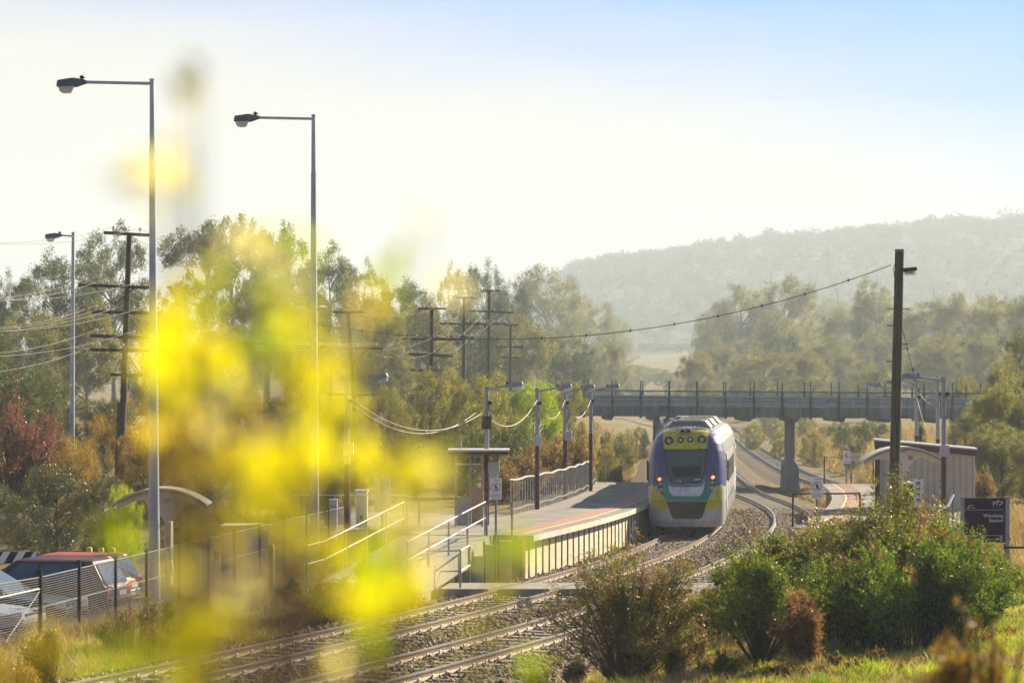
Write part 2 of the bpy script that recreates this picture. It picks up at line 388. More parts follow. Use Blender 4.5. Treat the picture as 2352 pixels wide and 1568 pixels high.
# ---------------------------------------------------------------- train-side platform
def plat(sgn, off_edge, off_back, Ya, Yb, label, name):
    t = T('station_platform', label, 'platform', (*cpt(C2, Ya, off_edge), 0)); L = t.location
    e, k = off_edge, off_back; bz = lambda Y: 0
    mb = MB(); sweep(mb, C2, [(e + sgn * .32, 1.06), (e + sgn * .32, -1), (k, -1), (k, 1.06)], Ya + .05, Yb - .05, 1.5, base=bz); mb.build('fill', m_conc, t, off=L)
    mb = MB(); sweep(mb, C2, [(e, 1.096), (e, .92), (e + sgn * .5, .92), (e + sgn * .5, 1.096)], Ya, Yb, 1.5, base=bz); mb.build('coping', m_concw, t, off=L)
    mb = MB(); sweep(mb, C2, [(e + sgn * .02, 1.10), (e + sgn * .02, 1.07), (k - sgn * .02, 1.07), (k - sgn * .02, 1.10)], Ya + .02, Yb - .02, 1.5, base=bz); mb.build('surface', m_asph, t, off=L)
    mb = MB(); sweep(mb, C2, [(e + sgn * .62, 1.106), (e + sgn * .62, 1.09), (e + sgn * 1.25, 1.09), (e + sgn * 1.25, 1.106)], Ya + .8, Yb - .3, 1.2, base=bz)
    ts = mb.build('tactile_strip', m_tact, t, off=L)
    nn = MB(); Y = Ya + 1
    while Y < Yb - .5:
        for q in range(6):
            x, y = cpt(C2, Y, e + sgn * (.67 + q * .105)); nn.box((x, y, 1.112), (.05, .16, .014), -chead(C2, Y))
        Y += .34
    tag(nn.build('studs', m_tactl, ts, off=L), kind='stuff')
    mb = MB(); sweep(mb, C2, [(e + sgn * .5, 1.108), (e + sgn * .5, 1.09), (e + sgn * .60, 1.09), (e + sgn * .60, 1.108)], Ya + .8, Yb - .3, 1.2, base=bz); mb.build('yellow_line', m_yline, t, off=L)
    pr = None; n = 0; Y = Ya + .4; wall = MB()
    sweep(wall, C2, [(e + sgn * .26, .91), (e + sgn * .26, -.6), (e + sgn * .36, -.6), (e + sgn * .36, .91)], Ya, Yb, 1.5, base=bz)
    wall.build('wall_panel', m_panel, t, off=L)
    while Y < Yb and n < 60:
        if pr is None:
            mb = MB(); mb.box((0, 0, .16), (.035, .05, 1.5)); mb.box((-.012, 0, .16), (.015, .12, 1.5)); pr = p_ = mb.build('wall_post', m_dkgalv, t)
        else: p_ = pr.copy(); COL.objects.link(p_); p_.parent = t
        x, y = cpt(C2, Y, e + sgn * .245); p_.location = (x - L.x, y - L.y, 0); p_.rotation_euler = (0, 0, -chead(C2, Y) + (0 if sgn < 0 else math.pi)); Y += .85; n += 1
    return t
m_tactl = M('tactile_stud', (.56, .33, .26), .75, 0, .1, 6)
m_panel = M('wall_panel_concrete', (.60, .49, .34), .9, 0, .2, 1.4, .3, 25, stretch=(1, 1, 4))
plat(-1, D1 - 1.55, D1 - 5.15, 75, 119, 'grey platform with white coping and a panelled wall left of the train', 'left')
plat(1, 1.55, 7.2, 81, 117.5, 'curving platform with a pink tactile strip in front of the cream shed', 'right')
# ramps, paths and the foot crossing
def slab(name, poly, z0, th, m, zs=None):
    """flat or sloping slab; zs gives each corner its own height"""
    n = len(poly); zz = zs or [z0] * n
    mb = MB(); mb.add([(x, y, z) for (x, y), z in zip(poly, zz)] + [(x, y, z - th) for (x, y), z in zip(poly, zz)],
                      [tuple(range(n)), tuple(range(2 * n - 1, n - 1, -1))] + [(i, (i + 1) % n, (i + 1) % n + n, i + n) for i in range(n)])
    return tag(mb.build(name, m), kind='structure')
slab('path', [(-4.7, 77.6), (-.62, 76.2), (-.15, 80.5), (-.0, 88.9), (-9.5, 92), (-9.5, 89)], 1.104, .5, m_asph)
slab('ramp_path', [(-5.05, 66.6), (-2.75, 66.6), (-.66, 76.15), (-3.3, 76.4)], 0, .6, m_conc, [.42, .42, 1.1, 1.1])
slab('lower_path', [(-5.05, 66.55), (-2.75, 66.55), (-2.2, 69.2), (-2.2, 71.4), (-4.2, 71.2)], 0, .5, m_conc, [.41, .41, .06, .06, .3])
def foot_crossing():
    t = T('foot_crossing', 'flat boarded foot crossing laid across both tracks in front of the train', 'crossing', (0, 71, 0))
    def xr(off): # where a line at distance 71 meets a rail
        Y = 71.
        for _ in range(20):
            x, y = cpt(C2, Y, off); Y -= (y - 71)
        return cpt(C2, Y, off)[0]
    cuts = [-2.2, xr(D1 - .8), xr(D1 + .8), xr(-.8), xr(.8), 9.2]
    for i in range(5):
        a, b_ = cuts[i] + (.14 if i else 0), cuts[i + 1] - (.14 if i < 4 else 0)
        sh = .42
        mb = MB(); mb.prism([(a - sh * (i > 0), 69.9), (b_ - sh * (i < 4), 69.9), (b_ + sh * (i < 4), 72.1), (a + sh * (i > 0), 72.1)], -.3, .012, 'z')
        mb.build('crossing_panel', m_conc, t, off=t.location)
foot_crossing()
slab('path_right', [(9.2, 69.8), (11, 69.8), (12.6, 81), (8.75, 81)], 0, .5, m_conc, [.02, .05, 1.1, 1.1])
slab('car_park', [(-40, 46), (fence_x(46) - .5, 46), (fence_x(57.7) - .6, 57.7), (fence_x(67) - .6, 67), (-40, 67)], -.17, .2, m_carpark)
slab('car_park_ramp', [(fence_x(67) - .6, 67.002), (fence_x(79) - .7, 79), (-30, 79), (-40, 67.002)], 0, .2, m_carpark, [-.17, .46, .46, -.17])
# ---------------------------------------------------------------- handrails
def railing(name, label, cat, pts, h, levels, pm, rm, step=1.6, r=.024, pr=.03, group=None):
    """posts along a line of base points with rails at the given heights"""
    t = T(name, label, cat, pts[0], 0, group); L = t.location
    P = [Vector(p) for p in pts]
    for a, b_ in zip(P, P[1:]):
        n = max(1, round((b_ - a).length / step))
        for i in range(n + (b_ is P[-1])):
            q = a.lerp(b_, i / n); mb = MB(); mb.tube([q - Vector((0, 0, .25)), q + Vector((0, 0, h))], pr, 6); mb.build('post', pm, t, off=L, smooth=True)
    for z in levels:
        mb = MB(); mb.tube([p + Vector((0, 0, z)) for p in P], r, 6); mb.build('rail', rm, t, off=L, smooth=True)
    return t
ramp_r = [(-.80, 76.4, 1.1), (-2.75, 67.3, .45)]; ramp_l = [(-3.22, 76.3, 1.1), (-4.95, 67.6, .45)]
railing('handrail', 'galvanised handrail on the track side of the station ramp', 'handrail', ramp_r, 1.0, (1.0, .52), m_galv, m_offw, 2.4)
railing('handrail', 'galvanised handrail on the car park side of the station ramp', 'handrail', ramp_l + [(-5.3, 66.2, .42)], 1.0, (1.0, .52), m_galv, m_offw, 2.2)
railing('handrail', 'short dark rail closing the near end of the train-side platform', 'handrail', [(-.75, 76.3, 1.1), (.0, 76.3, 1.1)], 1.0, (.98,), m_dkgalv, m_dkgalv, 2)
railing('handrail', 'waist-high rail beside the path to the foot crossing', 'handrail', [(-2.3, 70.1, .05), (-1.42, 70.3, .05), (-1.2, 72.6, .05)], 1.0, (.98, .42), m_dkgalv, m_offw, 1.6)
railing('handrail', 'level white-topped rail behind the ramp by the white cabinets', 'handrail', [(-6.9, 80.6, 1.1), (-3.3, 80.2, 1.1), (-2.85, 78.4, 1.1)], 1.05, (1.03,), m_dkgalv, m_white, 1.9)
railing('handrail', 'thin dark rail behind the no entry sign of the shed-side platform', 'handrail', [(9.0, 82.0, 1.1), (11.2, 82.4, 1.1)], 1.0, (1.0,), m_pole, m_pole, 3, .03, .035)
railing('handrail', 'wire rail across the far end of the shed-side platform', 'handrail', [(14.3, 117.2, 1.1), (18.7, 116.6, 1.1)], 1.25, (1.22,), m_pole, m_dkgalv, 2.2, .02, .035)
railing('handrail', 'thin rail across the far end of the train-side platform', 'handrail', [(4.3, 118.6, 1.1), (6.9, 118.4, 1.1)], 1.2, (1.2,), m_dkgalv, m_dkgalv, 2.5, .02, .03)
railing('handrail', 'dark double-rail fence at the right edge below the purple sign', 'handrail', [(12.55, 65.2, .42), (13.25, 65.0, .42), (15.2, 65.4, .42)], 1.1, (1.02, .3), m_black, m_black, 1.5, .03, .035)
railing('handrail', 'white bent handrail left of the purple station sign', 'handrail', [(11.0, 66.9, 1.05), (11.15, 67.3, 1.5), (11.55, 67.8, 1.62), (11.75, 68.2, 1.9)], .75, (.75,), m_dkgalv, m_white, 3, .035, .03)
# fence along the back of the train-side platform
def platform_fence():
    t = T('platform_fence', 'galvanised picket fence along the back of the train-side platform', 'fence', (*cpt(C2, 88, D1 - 5.05), 1.1)); L = t.location
    p0 = None
    for k in range(62):
        Y = 86.5 + k * .52; x, y = cpt(C2, Y, D1 - 5.05)
        if p0 is None: mb = MB(); mb.box((0, 0, .55), (.03, .045, 1.3)); p0 = q = mb.build('picket', m_galv, t)
        else: q = p0.copy(); COL.objects.link(q); q.parent = t
        q.location = (x - L.x, y - L.y, 0); q.rotation_euler = (0, 0, -chead(C2, Y))
    for z in (1.2, .18):
        mb = MB(); sweep(mb, C2, [(D1 - 5.08, z + 1.1), (D1 - 5.02, z + 1.1), (D1 - 5.02, z + 1.15), (D1 - 5.08, z + 1.15)], 86.3, 118.4, 1, base=lambda Y: .03 * math.sin(Y * 1.7)); mb.build('rail', m_offw if z > 1 else m_galv, t, off=L)
platform_fence()
# stepped retaining wall at the end of the train-side platform
def step_wall():
    t = T('retaining_wall', 'stepped pale concrete retaining wall beside the end of the platform', 'wall', (-1.2, 74, -.3))
    for i, (x, h) in enumerate([(-.20, 1.05), (-.60, .95), (-1.0, .62), (-1.4, .30), (-1.85, .05)]):
        mb = MB(); mb.box((x, 74.6 - .18 * i, (h - .45) / 2), (.36, .16, h + .45)); mb.build('concrete_panel', m_panel, t, off=t.location, bevel=.012)
        mb = MB(); mb.box((x - .21, 74.5 - .18 * i, (h - .4) / 2 + .03), (.05, .14, h + .5)); mb.build('steel_post', m_black, t, off=t.location)
step_wall()
# ================================================================ THE TRAIN
def inpoly(x, z, poly):
    c = np.zeros(np.shape(x), bool); n = len(poly); j = n - 1
    for i in range(n):
        xi, zi = poly[i]; xj, zj = poly[j]
        cond = ((zi > z) != (zj > z)) & (x < (xj - xi) * (z - zi) / (zj - zi + 1e-12) + xi)
        c ^= cond; j = i
    return c
def fx(c): return (c - 892) * .003573
def fz(c): return (1407 - c) * .003573
def FP(*pts): return [(fx(a), fz(b)) for a, b in pts]
ARC = [(1.30, .27), (1.40, .31), (1.44, .6), (1.46, 1.2), (1.46, 2.4), (1.44, 2.8), (1.40, 3.1), (1.33, 3.4), (1.20, 3.66), (1.0, 3.83), (.7, 3.95), (.35, 4.0), (0.0, 4.02)]
def arc_w(z): return float(np.interp(z, [a[1] for a in ARC], [a[0] for a in ARC]))
PR = [(.27, .10), (.5, .02), (.8, 0), (1.3, 0), (1.7, .04), (2.0, .14), (2.6, .42), (3.1, .66), (3.4, .82), (3.66, 1.0), (3.83, 1.2), (3.95, 1.5), (4.0, 1.9), (4.02, 2.3)]
def prof(z): return np.interp(z, [p[0] for p in PR], [p[1] for p in PR])
def corner(u): return .95 * (1 - np.power(np.clip(1 - np.power(np.abs(u), 3.6), 0, 1), 1 / 2.4))
def nose_y(x, z):
    w = np.interp(z, [a[1] for a in ARC], [a[0] for a in ARC]); return prof(z) + corner(np.clip(np.abs(x) / np.maximum(w, .01), 0, 1))
LIV = dict(pur=(.062, .045, .17), grn=(.0, .22, .13), wht=(.66, .67, .67), yel=(.62, .50, .012), gry=(.19, .21, .24), blk=(.012, .012, .014), sil=(.52, .515, .49), roof=(.26, .25, .22))
def livery(x, y, z):
    n = len(x); c = np.tile(np.array(LIV['sil']), (n, 1)).astype(float)
    front = y < prof(z) + .93
    pur = front & (z > fz(905))
    c[pur] = LIV['pur']
    k = np.clip((z - 1.75) / .45, 0, 1)[:, None]          # painted fade from green to purple round the nose
    gr = front & inpoly(x, z, FP((600, 700), (640, 1000), (668, 1058), (1122, 1058), (1140, 1000), (1178, 700)))
    c[gr] = (np.array(LIV['pur']) * k + np.array(LIV['grn']) * (1 - k))[gr]
    yl = front & (inpoly(x, z, FP((520, 880), (560, 925), (690, 1065), (700, 1172), (560, 1150), (520, 1150))) | inpoly(x, z, FP((1270, 880), (1225, 905), (1112, 1060), (1092, 1162), (1225, 1135), (1270, 1135))))
    c[yl] = LIV['yel']
    top = front & inpoly(x, z, FP((652, 524), (634, 400), (628, 290), (640, 270), (1120, 262), (1124, 300), (1112, 400), (1106, 520)))
    c[top] = LIV['yel']
    c[front & inpoly(x, z, FP((690, 780), (706, 890), (730, 930), (1060, 925), (1080, 880), (1092, 770)))] = LIV['gry']
    c[front & inpoly(x, z, FP((700, 888), (716, 955), (735, 988), (760, 1003), (1030, 1003), (1056, 985), (1074, 935), (1086, 860), (1070, 880), (1045, 905), (980, 912), (760, 915), (722, 905)))] = LIV['wht']
    c[front & inpoly(x, z, FP((652, 520), (1108, 514), (1088, 780), (1060, 850), (1025, 876), (760, 880), (716, 855), (690, 780)))] = LIV['blk']
    c[front & inpoly(x, z, FP((582, 690), (566, 860), (600, 960), (664, 1036), (652, 960), (618, 800)))] = LIV['gry']
    c[front & inpoly(x, z, FP((1190, 675), (1206, 850), (1176, 950), (1122, 1034), (1130, 950), (1160, 790)))] = LIV['gry']
    c[(y < prof(z) + .4) & inpoly(x, z, FP((680, 1064), (1116, 1060), (1062, 1222), (1035, 1246), (770, 1248), (738, 1220)))] = LIV['blk']
    c[z > 3.90] = LIV['roof']
    for a_, b_, c_, d_ in ((690, 1050, 1116, 1054), (772, 290, 776, 372), (978, 285, 982, 368), (772, 368, 982, 372), (540, 1062, 690, 1066), (1116, 1058, 1240, 1062)):
        c[front & (x > fx(a_)) & (x < fx(c_)) & (z < fz(b_)) & (z > fz(d_))] *= .35
    side = ~front
    for s_ in (4.0, 19.9, 12.0): c[side & (abs(y - s_) < .02)] = LIV['blk']
    c[side & (z > 2.95) & (z < 3.9)] = (.36, .36, .35)
    c[side & (z < .95)] = (.33, .32, .30)
    c[side & (z > 1.10) & (z < 1.2)] = LIV['pur']
    c[side & (z > 1.0) & (z < 1.08)] = LIV['grn']
    return c
m_liv, nt, out = nodes('train_paint')
b = nt.nodes.new('ShaderNodeBsdfPrincipled'); b.inputs['Roughness'].default_value = .33; b.inputs['Coat Weight'].default_value = .25
at = nt.nodes.new('ShaderNodeAttribute'); at.attribute_name = 'livery'
dirt = ramp(nt, noise(nt, 2.2, 5, .7, stretch=(2, 2, .7)), [(.25, (.62, .58, .52)), (.6, (1, 1, 1))])
mx = nt.nodes.new('ShaderNodeMix'); mx.data_type = 'RGBA'; mx.blend_type = 'MULTIPLY'; mx.inputs[0].default_value = 1
nt.links.new(at.outputs['Color'], mx.inputs[6]); nt.links.new(dirt, mx.inputs[7]); nt.links.new(mx.outputs[2], b.inputs['Base Color']); nt.links.new(b.outputs[0], out.inputs[0])
m_under = M('underframe', (.03, .027, .024), .9, 0, .4, 5)
m_roofu = M('roof_unit_grey', (.20, .19, .165), .7, 0, .2, 3)
m_tail = M('tail_lamp_lit', (.8, .02, .01), .3, emit=((1, .06, .02), 4))
m_lamp = M('lamp_reflector', (.55, .58, .60), .12, .6, .1, 8)
m_lampg = M('lamp_lens_grey', (.32, .33, .32), .15, .2, .1, 8)
m_screen = M('windscreen_glass', (.045, .06, .062), .08, 0, .05, 2, spec=1.0)
LEN = 23.8
def body_mesh(name, parent, nose):
    zs = []
    for (w0, z0), (w1, z1) in zip(ARC, ARC[1:]):
        n = max(2, int(math.hypot(w1 - w0, z1 - z0) / (.022 if nose else .12)))
        zs += [(w0 + (w1 - w0) * i / n, z0 + (z1 - z0) * i / n) for i in range(n)]
    zs.append((.02, 4.02)); rows = []
    us = np.sin(np.linspace(-math.pi / 2, math.pi / 2, 181 if nose else 25))
    for w, z in zs:
        x = us * w
        y = prof(z) + corner(us) if nose else np.zeros(len(us))
        ye = y[0]; back = np.linspace(LEN, ye + .02, 30)
        rows.append(np.concatenate([np.stack([np.full(30, -w), back, np.full(30, z)], 1), np.stack([x, y, np.full(len(us), z)], 1), np.stack([np.full(30, w), back[::-1], np.full(30, z)], 1)]))
    V = np.array(rows); nr, nc, _ = V.shape; V = V.reshape(-1, 3)
    ii = np.arange(nr * nc).reshape(nr, nc)
    Q = np.stack([ii[:-1, :-1], ii[:-1, 1:], ii[1:, 1:], ii[1:, :-1]], -1).reshape(-1, 4)
    o = mesh_np(name, V, Q, m_liv, parent)
    o.data.polygons.foreach_set('use_smooth', np.ones(len(Q), bool))
    ca = o.data.color_attributes.new('livery', 'FLOAT_COLOR', 'POINT')
    c = livery(V[:, 0], V[:, 1] if nose else V[:, 1] + 99, V[:, 2])
    if not nose:
        wn = (V[:, 2] > 1.75) & (V[:, 2] < 2.6); c[wn] = (.02, .025, .03)
    ca.data.foreach_set('color', np.concatenate([c, np.ones((len(c), 1))], 1).astype(np.float32).ravel())
    return o
def on_nose(poly, name, mat, parent, lift=.012, n=26):
    """a panel of the nose: the polygon laid on the curved surface a little proud of it"""
    xs = [p[0] for p in poly]; zs = [p[1] for p in poly]
    gx_ = np.linspace(min(xs), max(xs), n); gz_ = np.linspace(min(zs), max(zs), n)
    X, Z = np.meshgrid(gx_, gz_)
    # squeeze each row of the grid into the outline
    for i, z in enumerate(gz_):
        zz = min(max(z, min(zs) + 1e-4), max(zs) - 1e-4); hit = []
        for (x0, z0), (x1, z1) in zip(poly, poly[1:] + poly[:1]):
            if (z0 > zz) != (z1 > zz): hit.append(x0 + (x1 - x0) * (zz - z0) / (z1 - z0))
        if len(hit) > 1: X[i] = np.linspace(min(hit), max(hit), n)
    Y = nose_y(X, Z) - lift
    V = np.stack([X, Y, Z], -1).reshape(-1, 3); ii = np.arange(n * n).reshape(n, n)
    Q = np.stack([ii[:-1, :-1], ii[:-1, 1:], ii[1:, 1:], ii[1:, :-1]], -1).reshape(-1, 4)
    o = mesh_np(name, V, Q, mat, parent); o.data.polygons.foreach_set('use_smooth', np.ones(len(Q), bool)); return o
def bogie(parent, y):
    mb = MB(); mb.box((0, y, .62), (2.3, 2.9, .3)); mb.box((1.12, y, .55), (.16, 3.2, .34)); mb.box((-1.12, y, .55), (.16, 3.2, .34))
    for s in (-.8, .8):
        for q in (-1.2, 1.2): mb.lathe([(.0, s - .07), (.45, s - .07), (.47, s + .05), (0, s + .06)], (0, y + q, .46), 18, 'x')
    return mb.build('bogie', m_under, parent)
def side_bits(parent, nose):
    for s in (-1, 1):
        k = 1.462 * s
        for y in ([4.4, 6.6, 8.8, 11, 13.2, 15.4, 17.6] if nose else []):
            mb = MB(); mb.box((k, y, 2.2), (.02, 1.7, .85)); mb.build('side_window', m_glass, parent, bevel=.005)
        for y in (3.0, 20.3):
            mb = MB(); mb.box((k, y, 1.95), (.035, 1.2, 2.1)); d = mb.build('door', m_offw, parent, bevel=.01)
            mb = MB(); mb.box((k + s * .02, y, 2.35), (.02, .7, .8)); mb.build('pane', m_glass, d)
    mb = MB()
    for s in (-1, 1):
        for y in np.arange(4.2, 19.4, 1.7): mb.box((1.36 * s, y, .52), (.12, 1.5, .42))
    mb.build('side_skirt', m_under, parent)
def make_train():
    fy = 95.6; cx, cy = cpt(C2, fy, D1); ex, ey = cpt(C2, fy + LEN - 1, D1)
    a = math.atan2(ex - cx, ey - cy)
    t = T('passenger_train', 'purple, green and yellow diesel passenger train with red tail lights leaving the platform', 'train', (cx, cy, 0), -a)
    body_mesh('body', t, True)
    on_nose(FP((672, 538), (1088, 530), (1070, 790), (1046, 838), (1016, 862), (766, 866), (728, 846), (704, 786)), 'windscreen', m_screen, t, .014)
    # wiper, then the cab's inner shade painted as a black panel over the glass
    w_ = MB(); w_.tube([(fx(1040), float(nose_y(np.array(fx(1040)), np.array(fz(800)))) - .05, fz(800)), (fx(1048), float(nose_y(np.array(fx(1048)), np.array(fz(620)))) - .05, fz(620))], .012, 5); w_.build('wiper', m_black, t)
    on_nose(FP((735, 700), (1040, 692), (1030, 800), (760, 812)), 'painted_desk_shade', m_black, t, .02)
    text_mesh('fleet_number', '1136', .17, m_creaml, t, (fx(748), float(nose_y(np.array(fx(800)), np.array(fz(868)))) - .045, fz(868)), extrude=.004)
    on_nose(FP((968, 830), (1046, 826), (1046, 838), (968, 842)), 'maker_plate', m_offw, t, .022, 6)
    text_mesh('operator_mark', 'V/Line', .10, m_purple, t, (fx(862), float(nose_y(np.array(fx(890)), np.array(fz(906)))) - .03, fz(906)), extrude=.003)
    # head lamps
    for cx_, cz_, r in ((700, 430, .165), (1050, 416, .165), (824, 422, .112), (926, 417, .112)):
        x, z = fx(cx_), fz(cz_); y = float(nose_y(np.array(x), np.array(z))); mb = MB()
        mb.lathe([(0, y - .07), (r * .62, y - .07), (r * .72, y - .10), (r, y - .09), (r, y + .2), (0, y + .2)], (x, 0, z), 24, 'y'); h = mb.build('headlight', m_black, t, smooth=True)
        mb = MB(); mb.lathe([(0, y - .105), (r * .3, y - .10), (r * .55, y - .085), (r * .62, y - .06), (0, y - .06)], (x, 0, z), 20, 'y'); mb.build('lens', m_lamp if r < .15 else m_lampg, h, smooth=True)
    for cx_, cz_ in ((842, 338), (906, 332)):
        x, z = fx(cx_), fz(cz_); y = float(nose_y(np.array(x), np.array(z))); mb = MB()
        mb.lathe([(0, y + .03), (.085, y + .03), (.085, y - .13), (.105, y - .13), (.105, y + .3), (0, y + .3)], (x, 0, z), 20, 'y'); h = mb.build('horn', m_roofu, t, smooth=True)
        mb = MB(); mb.lathe([(0, y + .0), (.083, y + .0), (.083, y + .02), (0, y + .02)], (x, 0, z), 16, 'y'); mb.build('horn_mouth', m_black, h)
    for s, cl in ((-1, ((608, 833), (617, 886), (627, 945))), (1, ((1168, 812), (1164, 868), (1160, 924)))):
        poly = FP((584, 700), (572, 860), (604, 955), (658, 1024), (648, 955), (616, 800)) if s < 0 else FP((1188, 686), (1200, 850), (1172, 945), (1127, 1022), (1134, 945), (1162, 795))
        h = on_nose(poly, 'lamp_cluster', m_glass, t, .012, 14)
        for i, (a_, b_) in enumerate(cl):
            x, z = fx(a_), fz(b_); y = float(nose_y(np.array(x), np.array(z))); r = (.06, .062, .085)[i]; mb = MB()
            mb.lathe([(0, y - .06), (r * .7, y - .055), (r, y - .03), (r, y + .05), (0, y + .05)], (x, 0, z), 16, 'y'); mb.build(('tail_light', 'marker_lamp', 'marker_lamp')[i], m_tail if i == 0 else m_lampg, h, smooth=True)
    # coupler in its dark bay, cowcatcher lip
    mb = MB(); mb.box((fx(905), -.02, fz(1130)), (.46, .2, .34)); mb.lathe([(0, -.16), (.07, -.16), (.09, -.1), (.09, .05), (0, .05)], (fx(930), 0, fz(1120)), 14, 'y')
    for xx in (745, 800, 1000, 1045): MB().box((fx(xx), .0, fz(1110)), (.05, .08, .22)).build('bracket', m_under, t)
    mb.build('coupler', m_under, t, bevel=.006); MB().tube([(fx(960), -.1, fz(1100)), (fx(985), -.12, fz(1150)), (fx(960), -.08, fz(1195))], .02, 6).build('brake_hose', m_under, t)
    # mirrors, cab side windows
    for s in (-1, 1):
        mb = MB(); mb.box((1.53 * s, 1.55, 2.35), (.06, .12, .75)); mb.tube([(1.44 * s, 1.6, 2.5), (1.53 * s, 1.55, 2.5)], .02, 6); mb.build('mirror', m_black, t, bevel=.015)
        mb = MB(); mb.prism([(1.75, 1.95), (2.5, 1.95), (2.5, 2.85), (2.1, 2.85)], 1.455 * s, 1.472 * s, 'x'); mb.build('cab_window', m_glass, t)
    # louvred panels behind the cab
    for s in (-1, 1):
        mb = MB()
        for z in np.arange(.95, 2.9, .085): mb.box((1.47 * s, 19, z), (.02, 1.6, .05), 0, 0, .5 * s)
        mb.build('louvre_panel', m_galv, t)
    mb = MB()
    for k in range(14): mb.box((-.95 + k * .146, 2.0 - .45 * (1 - abs(k - 6.5) / 6.5) ** .6, 3.98 + .06 * (1 - abs(k - 6.5) / 8)), (.06, .35, .05))
    mb.build('roof_ribs', m_under, t, bevel=.01)
    for y, l in ((4.6, 3.6), (11, 4.2), (18, 4.0)):
        mb = MB(); mb.prism([(-.85, 3.95), (-.62, 4.22), (.62, 4.22), (.85, 3.95)], y - l / 2, y + l / 2, 'y')
        for k in range(6): mb.box((0, y - l / 2 + .3 + k * .5, 4.23), (1.0, .12, .04))
        mb.build('roof_unit', m_roofu, t, bevel=.02)
    bogie(t, 3.6); bogie(t, 19.6); side_bits(t, True)
    # the two carriages behind
    for k in (1, 2):
        y0 = fy + k * (LEN + .5); x0, yy0 = cpt(C2, y0, D1); x1, yy1 = cpt(C2, y0 + LEN, D1); a1 = math.atan2(x1 - x0, yy1 - yy0)
        c = body_mesh('trailing_carriage', t, False)
        d = Vector((x0 - cx, yy0 - cy, 0)); d.rotate(Matrix.Rotation(a, 3, 'Z'))
        c.location = (d.x, d.y, zt(y0 + LEN / 2)); c.rotation_euler = (0, 0, a - a1)
        bogie(c, 3.6); bogie(c, 20.0)
        for y in (5, 12, 19):
            mb = MB(); mb.prism([(-.85, 3.95), (-.62, 4.22), (.62, 4.22), (.85, 3.95)], y - 2, y + 2, 'y'); mb.build('roof_unit', m_roofu, c, bevel=.02)
        mb = MB(); mb.box((0, -.25, 2.2), (2.1, .5, 3.2)); mb.build('gangway', m_rubber, c)
make_train()
